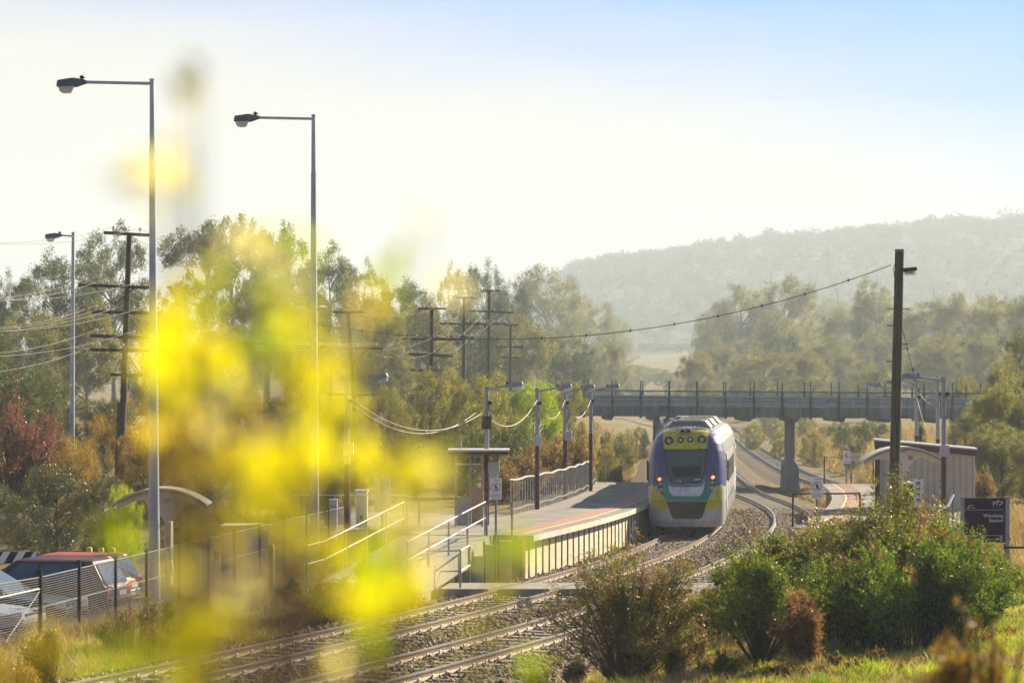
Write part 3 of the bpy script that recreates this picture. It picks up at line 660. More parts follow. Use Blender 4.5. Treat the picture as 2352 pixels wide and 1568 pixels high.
# ================================================================ THE ROAD BRIDGE
m_beam = M('bridge_concrete', (.22, .20, .165), .9, 0, .45, 1.3, .3, 18, stretch=(1, 1, .25))
m_rail_b = M('guard_rail_steel', (.36, .38, .38), .5, .3, .12, 2)
m_post_b = M('bridge_post_paint', (.06, .07, .07), .6, 0, .2, 3)
m_mesh = M('mesh_wire', (.20, .21, .21), .6, .3, .1, 3)
def bridge():
    BY = 160.; t = T('road_bridge', 'concrete road bridge with steel guard rails crossing above the railway', 'bridge', (17, BY, 0)); L = t.location
    x0, x1 = -6., 36.; zs = lambda x: 3.73 - (x - 5.3) * .0082          # underside falls gently to the right
    def bm_(za, zb, ya, yb):
        mb = MB(); mb.prism([(x0, zs(x0) + za), (x1, zs(x1) + za), (x1, zs(x1) + zb), (x0, zs(x0) + zb)], ya, yb); return mb
    bm_(0, .66, BY - .15, BY + .55).build('edge_beam', m_beam, t, off=L); bm_(.0, .66, BY + 7.2, BY + 7.9).build('edge_beam', m_beam, t, off=L)
    bm_(.25, .6, BY + .56, BY + 7.19).build('deck', m_beam, t, off=L)
    for side, yb in ((0, BY - .25), (1, BY + 8.)):
        px0 = wx(1341 - 65, BY) + (.55 if side else 0)
        for k in range(17):
            x = px0 + k * 1.768; mb = MB()
            mb.box((x, yb, zs(x) + .75), (.13, .12, 1.7)); mb.box((x, yb + .02, zs(x) + 1.85), (.07, .07, .75)); mb.build('post', m_post_b, t, off=L)
        mb = MB(); mb.prism([(x0, zs(x0) + 1.56), (x1, zs(x1) + 1.56), (x1, zs(x1) + 1.63), (x0, zs(x0) + 1.63)], yb - .04, yb + .04); mb.build('top_rail', m_post_b, t, off=L)
        mb = MB()
        for k in range(260): x = x0 + .16 * k; mb.box((x, yb, zs(x) + 1.4), (.012, .012, .34))
        for z in (1.3, 1.42, 1.5): mb.prism([(x0, zs(x0) + z), (x1, zs(x1) + z), (x1, zs(x1) + z + .012), (x0, zs(x0) + z + .012)], yb - .006, yb + .006)
        mb.build('mesh_infill', m_mesh, t, off=L)
        mb = MB(); yy = yb + (.22 if side == 0 else -.22)
        sec = [(0, .70), (.05, .78), (0, .86), (0, .92), (.05, 1.0), (0, 1.08), (0, 1.12), (.05, 1.22), (0, 1.32)]
        vs = [(x, yy - a, zs(x) + b_) for x in (x0, x1) for a, b_ in sec]; n = len(sec)
        mb.add(vs, [(i, i + 1, n + i + 1, n + i) for i in range(n - 1)]); gr = mb.build('guard_rail', m_rail_b, t, off=L)
        for k in range(18): x = px0 + .9 + k * 1.768; MB().box((x, yy - .09, zs(x) + .98), (.16, .06, .62)).box((x, yy - .12, zs(x) + .66), (.26, .14, .07)).build('spacer', m_rail_b, gr, off=L)
    for k in range(12): x = x0 + 3.2 + k * 3.5; MB().box((x, BY - .152, zs(x) + .33), (.05, .012, .64)).build('beam_joint', m_post_b, t, off=L)
    for k in range(11):
        x = x0 + 6.3 + k * 2.9; mb = MB(); mb.prism([(x - .3, zs(x)), (x + .3, zs(x)), (x + .12, zs(x) - .28), (x - .22, zs(x) - .24)], BY + .2, BY + 7.6); mb.build('girder', m_beam, t, off=L)
    for px_, zb, wide in ((1815, -1.0, 1), (1508, -1.0, 0), (2063, -.4, 0)):
        x = wx(px_, BY); w = .50 if wide else .34; mb = MB()
        mb.box((x, BY + .7, 1.2), (w, .6, 4.4)); mb.box((x - .03, BY + .7, zs(x) - .12), (w + .12, .7, .28)); mb.build('pier', m_beam, t, off=L, bevel=.02); x2 = x * (BY + 6.9) / (BY + .4) + .06
        pr_ = MB().box((x2, BY + 6.9, 1.2), (w, .6, 4.4)).build('pier', m_beam, t, off=L, bevel=.02)
        mb = MB(); q = [(x - .58, zb), (x + .58, zb), (x + .50, .55), (x + .3, .85), (x - .3, .85), (x - .50, .55)]; mb.add([(a, BY - .2, z) for a, z in q] + [(a + x2 - x, BY + 7.9, z) for a, z in q], [tuple(range(6)), tuple(range(11, 5, -1))] + [(i, i + 6, (i + 1) % 6 + 6, (i + 1) % 6) for i in range(6)]); mb.build('footing', m_beam, t, off=L, bevel=.02)
bridge()
def far_bridge():
    Y = 1500.; t = T('road_overpass', 'second faint overpass far off in the haze beyond the bridge', 'bridge', (38, Y, 0)); z = wz(800, Y)
    mb = MB(); mb.box((wx(1540, Y), Y, z + .8), (38, 8, 1.8)); mb.build('deck', m_beam, t, off=t.location)
    mb = MB(); mb.box((wx(1540, Y), Y - 3.8, z + 2.3), (38, .3, 1.2)); mb.build('parapet', m_beam, t, off=t.location)
    for p in (1481, 1590):
        mb = MB(); mb.box((wx(p, Y), Y, z / 2), (1.3, 4, z)); mb.build('pier', m_beam, t, off=t.location)
far_bridge()
# ================================================================ POLES, LAMPS, WIRES
m_lumi = M('luminaire_grey', (.085, .09, .10), .45, .2, .15, 5)
m_lumil = M('pale_luminaire_grey', (.26, .265, .27), .4, .2, .12, 5)
m_lens2 = M('luminaire_bowl', (.62, .60, .56), .25, 0, .05, 3)
def luminaire(t, tip, d, s, bowl=True, tilt=0., mt=None):
    """a cobra-head lantern at the end of an arm: d = direction the arm points, s = length"""
    d = Vector(d).normalized(); q = Vector((-d.y, d.x, 0)); up = Vector((0, 0, 1)); d2 = (d + up * tilt).normalized(); u2 = d2.cross(q) * -1
    if u2.z < 0: u2 = -u2
    def P(a, b, c): return Vector(tip) + d2 * a * s + q * b * s + u2 * c * s
    mb = MB(); pr = [(-.06, .05, -.05, .05), (.06, .07, -.08, .10), (.34, .14, -.16, .15), (.42, .21, -.14, .16), (.96, .20, -.13, .10), (1.0, .16, -.13, -.02)]
    vs = []
    for a, w, lo, hi in pr: vs += [P(a, -w, lo), P(a, w, lo), P(a, w * .7, hi), P(a, -w * .7, hi)]
    fs = [(4 * i + j, 4 * i + (j + 1) % 4, 4 * i + 4 + (j + 1) % 4, 4 * i + 4 + j) for i in range(len(pr) - 1) for j in range(4)] + [(0, 1, 2, 3), (23, 22, 21, 20)]
    mb.add(vs, fs); lm = mb.build('lantern', mt or m_lumi, t, off=t.location, bevel=.006 * s)
    if bowl:
        mb = MB(); vs = [P(a, w, c) for a, c, ww in ((.42, -.145, .16), (.94, -.135, .16), (.90, -.30, .11), (.80, -.36, .09), (.52, -.36, .09), (.46, -.28, .11)) for w in (-ww, ww)]
        fs = [(0, 2, 3, 1), (2, 4, 5, 3), (4, 6, 7, 5), (6, 8, 9, 7), (8, 10, 11, 9), (10, 0, 1, 11), (0, 10, 8, 6, 4, 2), (1, 3, 5, 7, 9, 11)]
        mb.add(vs, fs); mb.build('bowl', m_lens2, lm, off=t.location)
    mb = MB(); mb.box(P(.12, 0, .16), (.10 * s, .10 * s, .12 * s)); mb.tube([P(.02, 0, .14), P(.12, 0, .23), P(.2, 0, .17)], .03 * s, 5); mb.build('photocell', m_black, lm, off=t.location)
def lamp_column(xt, yt, xb, Y, zb, arm_px, hand, lum, label, collar, r0, r1, floods=()):
    xw = wx(xt, Y); zt_ = wz(yt, Y); xbw = wx(xb, Y); s = F / Y
    t = T('lamp_column', label, 'street light', (xbw, Y, zb), 0, 'tall grey lamp columns of the car park'); L = t.location
    zc = wz(collar, Y); k = (zc - zb) / (zt_ - zb); xm = xbw + (xw - xbw) * k
    mb = MB(); mb.tube([(xbw, Y, zb - .3), (xm, Y, zc)], [r0, r1 * 1.35], 14); mb.tube([(xm, Y, zc - .02), (xm, Y, zc + .04)], r1 * 1.55, 14); mb.tube([(xm, Y, zc), (xw, Y, zt_)], [r1 * 1.25, r1], 14); mb.tube([(xw, Y, zt_), (xw, Y, zt_ + .04)], r1 * 1.2, 14)
    mb.build('column', m_galvp, t, off=L, smooth=True)
    a = arm_px / s; ya = wz(yt + 7, Y)
    mb = MB(); mb.tube([(xw, Y, ya), (xw + hand * a, Y - .05, ya + .03)], .042, 8); mb.build('arm', m_galvp, t, off=L, smooth=True)
    luminaire(t, (xw + hand * a, Y - .05, ya + .03), (hand, 0, -.04), lum)
    for fx_, fy_ in floods:
        c = Vector((wx(fx_, Y), Y - .3, wz(fy_, Y))); mb = MB(); mb.box(c, (.26, .2, .14), .5, .3); mb.bar(c, (xm, Y, c.z - .05), .04, .04); mb.build('floodlight', m_offw, t, off=L, bevel=.02)
m_galvp = M('galvanised_column', (.43, .45, .46), .5, .1, .3, 1.2, stretch=(3, 3, .5))
lamp_column(349, 185, 355, 66.5, .05, 152, -1, .74, 'tallest lamp column, with its lantern nearest the upper left corner', 343, .155, .058)
lamp_column(720, 266, 722, 77.5, .45, 126, -1, .74, 'second lamp column, with floodlights halfway up behind yellow blossom', 403, .155, .058, ((690, 712), (742, 709)))
lamp_column(168, 535, 165, 125, 1.6, 26, -1, .8, 'distant thin lamp column in front of the gum trees at far left', 640, .13, .07)
# platform lamps
def plat_lamp(xt, yt, Y, hand, arm_px, rise_px, label, box=None, base=1.1, grp='platform lights', cab=False, lum=.56):
    s = F / Y; x = wx(xt, Y); z1 = wz(yt, Y); t = T('platform_lamp', label, 'lamp post', (x, Y, base), 0, grp); L = t.location
    zm = base + 2.45
    mb = MB(); mb.tube([(x, Y, zm - .02), (x, Y, z1)], [.078, .072], 12); mb.tube([(x, Y, z1), (x, Y, z1 + .03)], .09, 12); mb.build('upper_pole', m_galv, t, off=L, smooth=True)
    mb = MB(); mb.tube([(x, Y, base - .1), (x, Y, zm)], .082, 12); mb.build('lower_pole', m_maroon, t, off=L, smooth=True)
    a = arm_px / s; tip = (x + hand * a, Y - .1, z1 - .08 + rise_px / s)
    mb = MB(); mb.tube([(x, Y, z1 - .08), tip], .03, 8); mb.build('arm', m_galv, t, off=L, smooth=True)
    luminaire(t, tip, (hand, -.1, 0), lum, tilt=rise_px / max(arm_px, 1), mt=m_lumil)
    if box: mb = MB(); mb.box((x + box[0], Y - .12, wz(box[1], Y)), (.28, .2, .36)); mb.build('control_box', m_offw, t, off=L, bevel=.015)
    mb = MB(); mb.tube([(x + .05, Y - .09, z1 - .5), (x + .09, Y - .1, z1 - .9), (x + .06, Y - .09, z1 - 1.3)], .012, 5); mb.box((x + .1, Y - .08, z1 - .5), (.1, .1, .12)); mb.build('cable_drop', m_black, t, off=L)
    if cab:
        mb = MB(); mb.box((x, Y - .13, wz(970, Y)), (.32, .16, .42)); mb.build('meter_box', m_pole, t, off=L, bevel=.02)
        mb = MB(); mb.box((x + .23, Y - .25, wz(1072, Y)), (.36, .3, .36)); mb.box((x + .23, Y - .25, wz(1100, Y)), (.28, .24, .34)); mb.build('switch_cabinet', m_offw, t, off=L, bevel=.02)
    return t
plat_lamp(797, 880, 72, 1, 50, 14, 'platform lamp hidden behind yellow blossom, near the tall lamp columns', (.05, 1030), .9)
plat_lamp(1118, 889, 82, 1, 44, 8, 'platform lamp by the small shelter, carrying a meter box and a grey cabinet', None, cab=True)
plat_lamp(1234, 894, 92.7, 1, 44, 8, 'platform lamp with a white box at mid-height, above the picket fence', (0, 1012))
plat_lamp(1298, 895.6, 101, 1, 36, 8, 'platform lamp with a small pink box, between two others on the train-side platform', (.1, 1000))
plat_lamp(1357, 894, 109, 1, 36, 8, 'farthest platform lamp of the train-side platform, next to the bridge end', None)
plat_lamp(2168, 868, 80, -1, 56, 7, 'nearest lamp post beside the cream shed, with a box at the roof edge', (0, 1035))
plat_lamp(2154, 874, 97, -1, 62, 7, 'lamp post rising just behind the cream shed roof', None)
plat_lamp(2105, 884, 104, -1, 40, 7, 'lamp post behind the shed between the pine and the timber pole', None)
plat_lamp(2062, 888, 110, -1, 40, 6, 'lamp post half hidden behind the mossy timber pole', None)
# mossy timber pole with the lamp and step irons
def timber_pole():
    Y = 80.; xb, xt, s = wx(2050, Y), wx(2066, Y), F / Y; zb = g(wx(2050, Y), Y); z1 = wz(576, Y)
    t = T('timber_pole', 'thick mossy timber pole with step irons in front of the cream shed', 'pole', (xb, Y, zb)); L = t.location
    mb = MB(); mb.tube([(xb, Y, zb - .2), (xb + (xt - xb) * .5, Y, (zb + z1) / 2), (xt, Y, z1)], [.175, .16, .138], 18); mb.build('shaft', m_woodg, t, off=L, smooth=True)
    mb = MB(); mb.tube([(xt, Y, z1 - .03), (xt, Y, z1 + .05)], .15, 18); mb.build('cap', m_dkgalv, t, off=L, smooth=True)
    def xa(y): return xb + (xt - xb) * (wz(y, Y) - zb) / (z1 - zb)
    for y, h in ((709, -1), (709, 1), (748, -1), (790, 1), (830, -1), (912, -1), (957, 1), (1036, 1), (1090, -1)):
        z = wz(y, Y); mb = MB(); mb.tube([(xa(y), Y - .1, z), (xa(y) + h * .34, Y - .1, z), (xa(y) + h * .35, Y - .1, z + .04)], .013, 5); mb.build('step_iron', m_black, t, off=L)
    z = wz(622, Y); x = xa(622)
    mb = MB(); mb.box((x + .32, Y - .12, z + .04), (.42, .24, .12), 0, 0, -.1); mb.bar((x, Y - .1, z + .05), (x + .2, Y - .12, z + .05), .07, .06); lm = mb.build('floodlight', m_black, t, off=L, bevel=.02)
    mb = MB()
    for k in range(7): mb.tube([(x + .13 + k * .06, Y - .24, z - .03), (x + .15 + k * .055, Y - .24, z - .15)], .006, 4)
    for k in range(3): mb.tube([(x + .13, Y - .24, z - .05 - k * .045), (x + .49, Y - .24, z - .04 - k * .045)], .006, 4)
    mb.build('wire_guard', m_galv, lm, off=L)
    mb = MB(); mb.box((x + .3, Y - .12, z - .06), (.28, .14, .09)); mb.build('lens', m_lens2, lm, off=L)
    mb = MB(); mb.tube([(xa(606) - .14, Y - .1, wz(606, Y)), (xa(606) - .2, Y - .1, wz(616, Y)), (xa(630) - .15, Y - .12, wz(640, Y)), (xa(660) - .14, Y - .12, wz(665, Y))], .012, 5); mb.tube([(xa(610), Y - .05, wz(610, Y)), (xa(606) - .16, Y - .1, wz(606, Y))], .02, 5); mb.build('cable_hook', m_black, t, off=L)
timber_pole()
def catenary(p0, p1, sag, n=26):
    p0, p1 = Vector(p0), Vector(p1); return [p0.lerp(p1, i / n) - Vector((0, 0, sag * 4 * (i / n) * (1 - i / n))) for i in range(n + 1)]
def wire(p0, p1, sag, r, label, group=None, m=None, name='overhead_wire', wrap=0.):
    pts = catenary(p0, p1, sag); o = Vector(p0)
    mb = MB(); mb.tube([p - o for p in pts], r, 5)
    if wrap:
        L_ = 0.
        for a, b_ in zip(pts, pts[1:]):
            L_ += (b_ - a).length
            if L_ > wrap: L_ = 0; q = b_ - o; mb.box(q, (.05, .05, .07)); mb.tube([q, q + Vector((0, 0, .07))], .01, 4)
    w = mb.build(name, m or m_wire, smooth=True); w.location = o
    return tag(w, label, 'cable' if m is not None else 'wire', group)
wire((wx(2046, 80), 79.9, wz(609, 80)), (wx(727, 77.5), 77.5, wz(745, 77.5)), 1.2, .013, 'long dark beaded cable swooping from the timber pole to the lamp column', None, m_cable, 'slack_cable', .75)
wire((wx(2072, 80), 79.9, wz(755, 80)), (wx(2112, 80), 79.9, wz(905, 80)), .1, .011, 'thin dark cable dropping along the timber pole', None, m_cable, 'slack_cable', .6)
wire((wx(2112, 80), 79.9, wz(905, 80)), (wx(2166, 80), 79.9, wz(922, 80)), .22, .016, 'pale twisted cable looping across to the nearest shed lamp post', None, m_wirel := M('pale_cable', (.42, .33, .25), .6, 0, .3, 20), 'slack_cable', .3)
for i, (a, b_, sg, lb) in enumerate((((797, 917, 72), (1108, 935, 82), .9, 'lowest pale cable sagging between the first two platform lamps'), ((797, 905, 72), (1112, 945, 82), .8, 'pale cable just above the lowest one, left of the small shelter'),
        ((1118, 950, 82), (1056, 1008, 81), .12, 'short pale cable dropping to the roof post of the small shelter'), ((1118, 955, 82), (1234, 918, 92.7), .6, 'slack cable between the meter-box lamp and the white-box lamp'),
        ((1234, 920, 92.7), (1298, 918, 101), .7, 'slack cable between the white-box lamp and the pink-box lamp'), ((1298, 920, 101), (1357, 918, 109), .7, 'slack cable between the two lamps nearest the bridge'),
        ((2105, 912, 104), (2128, 985, 97), .15, 'thin pale stay wire beside the little pine'))):
    wire((wx(a[0], a[2]), a[2] - .1, wz(a[1], a[2])), (wx(b_[0], b_[2]), b_[2] - .1, wz(b_[1], b_[2])), sg, .010, lb, None, m_wirel, 'slack_cable')
# telegraph poles with cross-arms
POLES = {}
def telegraph(key, xt, yt, xb, Y, arms, label, r=.15, stub=None, yb=None):
    x1, z1 = wx(xt, Y), wz(yt, Y); xb_ = wx(xb, Y); zb = min(g(xb_, Y), wz(1120, Y)) if yb is None else wz(yb, Y)
    t = T('telegraph_pole', label, 'utility pole', (xb_, Y, zb), 0, 'telegraph poles along the line'); L = t.location
    mb = MB(); mb.tube([(xb_, Y, zb - .3), (x1, Y, z1)], [r, r * .68], 12); mb.build('shaft', m_pole, t, off=L, smooth=True)
    if stub: mb = MB(); mb.tube([(xb_ - .03, Y - .22, zb - .3), (wx(stub[0], Y), Y - .2, wz(stub[1], Y))], r * 1.25, 12); mb.build('splint', m_pole, t, off=L, smooth=True)
    ends = []
    for xa, ya, xc, yc, nin in arms:
        p0, p1 = Vector((wx(xa, Y), Y - .2, wz(ya, Y))), Vector((wx(xc, Y), Y - .2, wz(yc, Y)))
        mb = MB(); mb.bar(p0, p1, .11, .12); am = mb.build('cross_arm', m_pole, t, off=L)
        for i in range(nin):
            mb = MB(); q = p0.lerp(p1, (i + .35) / (nin - .3) if nin > 1 else .5); mb.lathe([(.015, 0), (.015, .1), (.05, .11), (.06, .17), (.04, .22), (0, .23)], (q.x, q.y, q.z + .05), 8); ends.append(q + Vector((0, 0, .25))); mb.build('insulator', m_offw, am, off=L, smooth=True)
        if (p1 - p0).length > 2.0 and nin and ya < yt + 140:
            mb = MB(); c = p0.lerp(p1, .5)
            for p in (p0, p1): mb.bar(c.lerp(p, .6), c - Vector((0, 0, (p1 - p0).length * .26)), .04, .04)
            mb.build('brace', m_pole, am, off=L)
    POLES[key] = ends
telegraph('a', 297, 540, 276, 100, [(241, 535, 345, 541, 2), (183, 655, 345, 661, 4), (213, 716, 375, 720, 6), (209, 771, 366, 777, 4), (209, 803, 360, 806, 3), (255, 860, 330, 862, 0)], 'big dark telegraph pole with a thick splinted base at the left', .15, (282, 924), 1125)
telegraph('b', 800, 716, 828, 126, [(764, 717, 836, 717, 2), (720, 800, 880, 800, 4), (752, 905, 860, 907, 0)], 'leaning telegraph pole behind yellow blossom', .15)
telegraph('c', 992, 708, 990, 150, [(960, 709, 1026, 709, 2), (925, 778, 1062, 780, 6), (940, 813, 1040, 818, 6), (942, 850, 1015, 852, 4)], 'telegraph pole with four cross-arms rising from the wattle bank', .15)
telegraph('d', 1066, 683, 1064, 170, [(1044, 684, 1092, 684, 2), (1010, 743, 1120, 745, 6), (1025, 772, 1090, 776, 4)], 'second of the grouped telegraph poles before the dark trees', .15)
telegraph('e', 1124, 666, 1120, 190, [(1103, 668, 1150, 668, 2), (1075, 714, 1178, 718, 6), (1090, 742, 1165, 744, 6)], 'tallest of the grouped telegraph poles before the dark trees', .15)
telegraph('f', 1173, 745, 1172, 215, [(1158, 747, 1190, 747, 2), (1140, 797, 1200, 797, 4), (1150, 820, 1195, 822, 4)], 'most distant telegraph pole, faint before the pale trees', .14)
WG = 'overhead wires strung between the telegraph poles'; WL = 'thin wire strung between the dark telegraph poles'
for k1, k2, idx in (('a', 'b', ((0, 0), (1, 1), (2, 2), (3, 3), (6, 4), (8, 5), (10, 3), (13, 5))), ('b', 'c', ((0, 0), (1, 1), (2, 3), (3, 5), (4, 8), (5, 11))), ('c', 'd', ((0, 0), (1, 1), (2, 3), (5, 6), (8, 9), (11, 11))), ('d', 'e', ((0, 0), (1, 1), (3, 3), (6, 7), (9, 11))), ('e', 'f', ((0, 0), (1, 1), (3, 3), (7, 7)))):
    for i, j in idx:
        a, b_ = POLES[k1], POLES[k2]; wire(a[min(i, len(a) - 1)], b_[min(j, len(b_) - 1)], .55, .0085, WL, WG)
for (i, y2) in ((0, 524), (1, 528), (2, 660), (3, 671), (5, 664), (6, 736), (7, 741), (8, 748), (10, 744), (12, 797), (14, 803), (16, 852)):
    a = POLES['a'][min(i, len(POLES['a']) - 1)]; wire(a, (wx(-260, 78), 78, wz(y2 + 4, 78)), .5, .0085, 'thin wire running from the big telegraph pole out of the photo at the left', 'overhead wires leaving the photo at the left')
# ================================================================ STATION BUILDINGS AND SIGNS
def shed():
    Y = 92.; x0, x1 = wx(2012, Y), wx(2236, Y); t = T('station_shed', 'cream corrugated shed with maroon trim on the shed-side platform', 'shed', (x0, Y, 1.1)); L = t.location
    zl, zr = wz(1012, Y), wz(1033, Y); D = 3.0; zb = 1.06
    n = 15; mb = MB(); w = (x1 - x0 - .1) / n
    for k in range(n):
        a = x0 + .05 + k * w; zt0 = zl + (zr - zl) * (a - x0) / (x1 - x0) - .14; zt1 = zl + (zr - zl) * (a + w - x0) / (x1 - x0) - .14
        mb.add([(a, Y, zb), (a + w * .82, Y, zb), (a + w * .82, Y, zt1), (a, Y, zt0)], [(0, 1, 2, 3)])
        mb.add([(a + w * .82, Y, zb), (a + w * .86, Y + .03, zb), (a + w * .96, Y + .03, zb), (a + w, Y, zb), (a + w * .82, Y, zt1), (a + w * .86, Y + .03, zt1), (a + w * .96, Y + .03, zt1), (a + w, Y, zt1)], [(0, 1, 5, 4), (1, 2, 6, 5), (2, 3, 7, 6)])
    mb.build('front_wall', m_cream, t, off=L)
    mb = MB(); mb.prism([(Y + .06, zb), (Y + D, zb), (Y + D, zl - .2), (Y + .06, zl - .15)], x0 + .04, x0 + .1, 'x'); mb.prism([(Y + .06, zb), (Y + D, zb), (Y + D, zr - .2), (Y + .06, zr - .15)], x1 - .1, x1 - .04, 'x')
    mb.box(((x0 + x1) / 2, Y + D, (zb + zr - .2) / 2), (x1 - x0 - .22, .06, zr - .2 - zb)); mb.build('wall', m_cream, t, off=L)
    mb = MB(); mb.prism([(x0 - .08, zl), (x1 + .1, zr), (x1 + .1, zr + .05), (x0 - .08, zl + .05)], Y - .12, Y + D + .1); mb.build('roof', m_galv, t, off=L)
    mb = MB(); mb.prism([(x0 - .06, zl - .2), (x1 + .08, zr - .2), (x1 + .08, zr - .003), (x0 - .06, zl - .003)], Y - .1, Y - .06); mb.build('fascia', m_maroon, t, off=L)
    mb = MB(); mb.box((x0 + .045, Y - .015, (zl - .2 + zb) / 2), (.17, .07, zl - .2 - zb)); mb.build('corner_trim', m_maroon, t, off=L)
    mb = MB(); mb.box((x1 - .03, Y - .015, (zr - .2 + zb) / 2), (.06, .06, zr - .2 - zb)); mb.build('corner_trim', m_creaml, t, off=L); t.rotation_euler.z = -R(8.3)
shed()
def arch_shelter(cx_px, cy_px, w_px, Y, base, label, stem_px, machine, holes=((0, 0),)):
    """small open shelter: curved roof on flared side plates and a stem"""
    s = F / Y; cx = wx(cx_px, Y); zt_ = wz(cy_px, Y); hw = w_px / s / 2; rise = hw * .30
    t = T('ticket_shelter', label, 'shelter', (cx, Y, base)); L = t.location
    n = 16; top = []
    for i in range(n + 1):
        u = -1 + 2 * i / n; top.append((cx + u * hw, zt_ - rise * (u * u) * (1 + .12 * abs(u))))
    mb = MB(); mb.prism(top + [(x, z - .05) for x, z in reversed(top)], Y - .55, Y + .75); mb.build('roof', m_creaml, t, off=L)
    mb = MB(); mb.prism([(x, z - .055) for x, z in top] + [(x, z - .11) for x, z in reversed(top)], Y - .57, Y - .53); mb.build('roof_edge', m_rail, t, off=L)
    sx = wx(stem_px, Y); lower = []
    for i in range(n + 1):                               # underside sweeping down to the stem, a flared plate
        u = 1 - 2 * i / n; x = cx + u * hw * .93; d = abs(x - sx) / hw
        lower.append((x, zt_ - .20 - rise * u * u * 1.02 - .10 * (1 - abs(u)) - .62 * max(0, 1 - d / .62) ** 2.4 * hw))
    for yy in (Y - .4, Y + .5):
        mb = MB(); mb.prism([(x, z - .065) for x, z in top[1:-1]] + lower, yy, yy + .05); pl = mb.build('side_plate', m_creaml, t, off=L)
        for hx, hz in holes:
            mb = MB(); mb.lathe([(0, yy - .012), (.085, yy - .012), (.085, yy - .002), (0, yy - .002)], (sx + hx, 0, zt_ - rise * .3 - .28 + hz), 18, 'y'); mb.build('round_boss', m_ambr, pl, off=L)
    zst = min(z for _, z in lower)
    mb = MB(); mb.box((sx, Y + .05, (zst + base) / 2), (.16, .5, zst - base + .1)); mb.build('stem', m_creaml, t, off=L, bevel=.02)
    if machine:
        mb = MB(); mb.box((sx + .32, Y - .1, base + .58), (.42, .42, 1.16)); mc = mb.build('ticket_machine', m_black, t, off=L, bevel=.02)
        mb = MB(); mb.box((sx + .32, Y - .1, base + 1.19), (.48, .48, .06)); mb.box((sx + .55, Y - .1, base + .58), (.05, .46, 1.16)); mb.build('hood', m_offw, mc, off=L)
        mb = MB(); mb.box((sx + .30, Y - .32, base + .85), (.12, .015, .10)); mb.build('display', m_green_led, mc, off=L)
    return t
m_ambr = M('bronze_paint', (.33, .20, .07), .5, 0, .1, 4)
m_green_led = M('lit_display', (.02, .10, .02), .4, emit=((.15, .8, .1), .5))
m_blue = M('info_blue', (.10, .28, .48), .4, 0, .15, 9)
arch_shelter(2071, 1024, 184, 86, 1.1, 'cream curved-roof ticket shelter in front of the shed', 2068, True, ((.28, .02),))
t = arch_shelter(372, 1118, 216, 70, .18, 'cream curved-roof shelter behind the lamp column at the car park', 388, False, ((-.42, .04), (.0, .04)))
mb = MB(); mb.box((.22, -.1, .95), (.1, .3, .62), 0, 0, -.1); mb.build('info_panel', m_blue, t); mb = MB(); mb.box((.26, -.15, .42), (.12, .2, .42), 0, 0, -.15); mb.build('card_reader', m_white, t, bevel=.03)
m_creamp = M('peach_panel', (.42, .27, .17), .6, 0, .1, 3)
def small_shelter():
    Y = 81.; t = T('platform_shelter', 'small flat-roofed waiting shelter on the train-side platform', 'shelter', (wx(1080, Y), Y, 1.1)); L = t.location
    xa, xb = wx(1030, Y), wx(1168, Y); z = wz(1040, Y); mb = MB(); mb.box(((xa + xb) / 2, Y + .8, z), (xb - xa, 2.2, .11)); mb.build('roof', m_maroon, t, off=L)
    mb = MB(); mb.box(((xa + xb) / 2, Y + .8, z + .085), (xb - xa + .06, 2.26, .05)); mb.build('roof_sheet', m_offw, t, off=L)
    for x_ in (1046, 1079, 1107):
        for dy in (0, 1.5): mb = MB(); mb.box((wx(x_, Y), Y + dy, (z + 1.1) / 2), (.05, .05, z - 1.1)); mb.build('post', m_creamp, t, off=L)
    mb = MB(); mb.box((wx(1062, Y), Y + .9, 1.55), (.40, .05, .9)); mb.build('side_panel', m_galv, t, off=L)
    mb = MB(); mb.box((wx(1094, Y), Y + 1.48, 1.7), (.34, .05, 1.2)); mb.build('back_panel', m_creamp, t, off=L)
    mb = MB(); mb.bar((wx(1046, Y), Y, z - .35), (wx(1107, Y), Y, z - .35), .05, .05); mb.build('rail', m_creaml, t, off=L)
    mb = MB(); mb.tube([(wx(1056, Y), Y + 1.2, z), (wx(1056, Y), Y + 1.2, wz(1008, Y))], .04, 8); mb.build('mast', m_galv, t, off=L)
small_shelter()
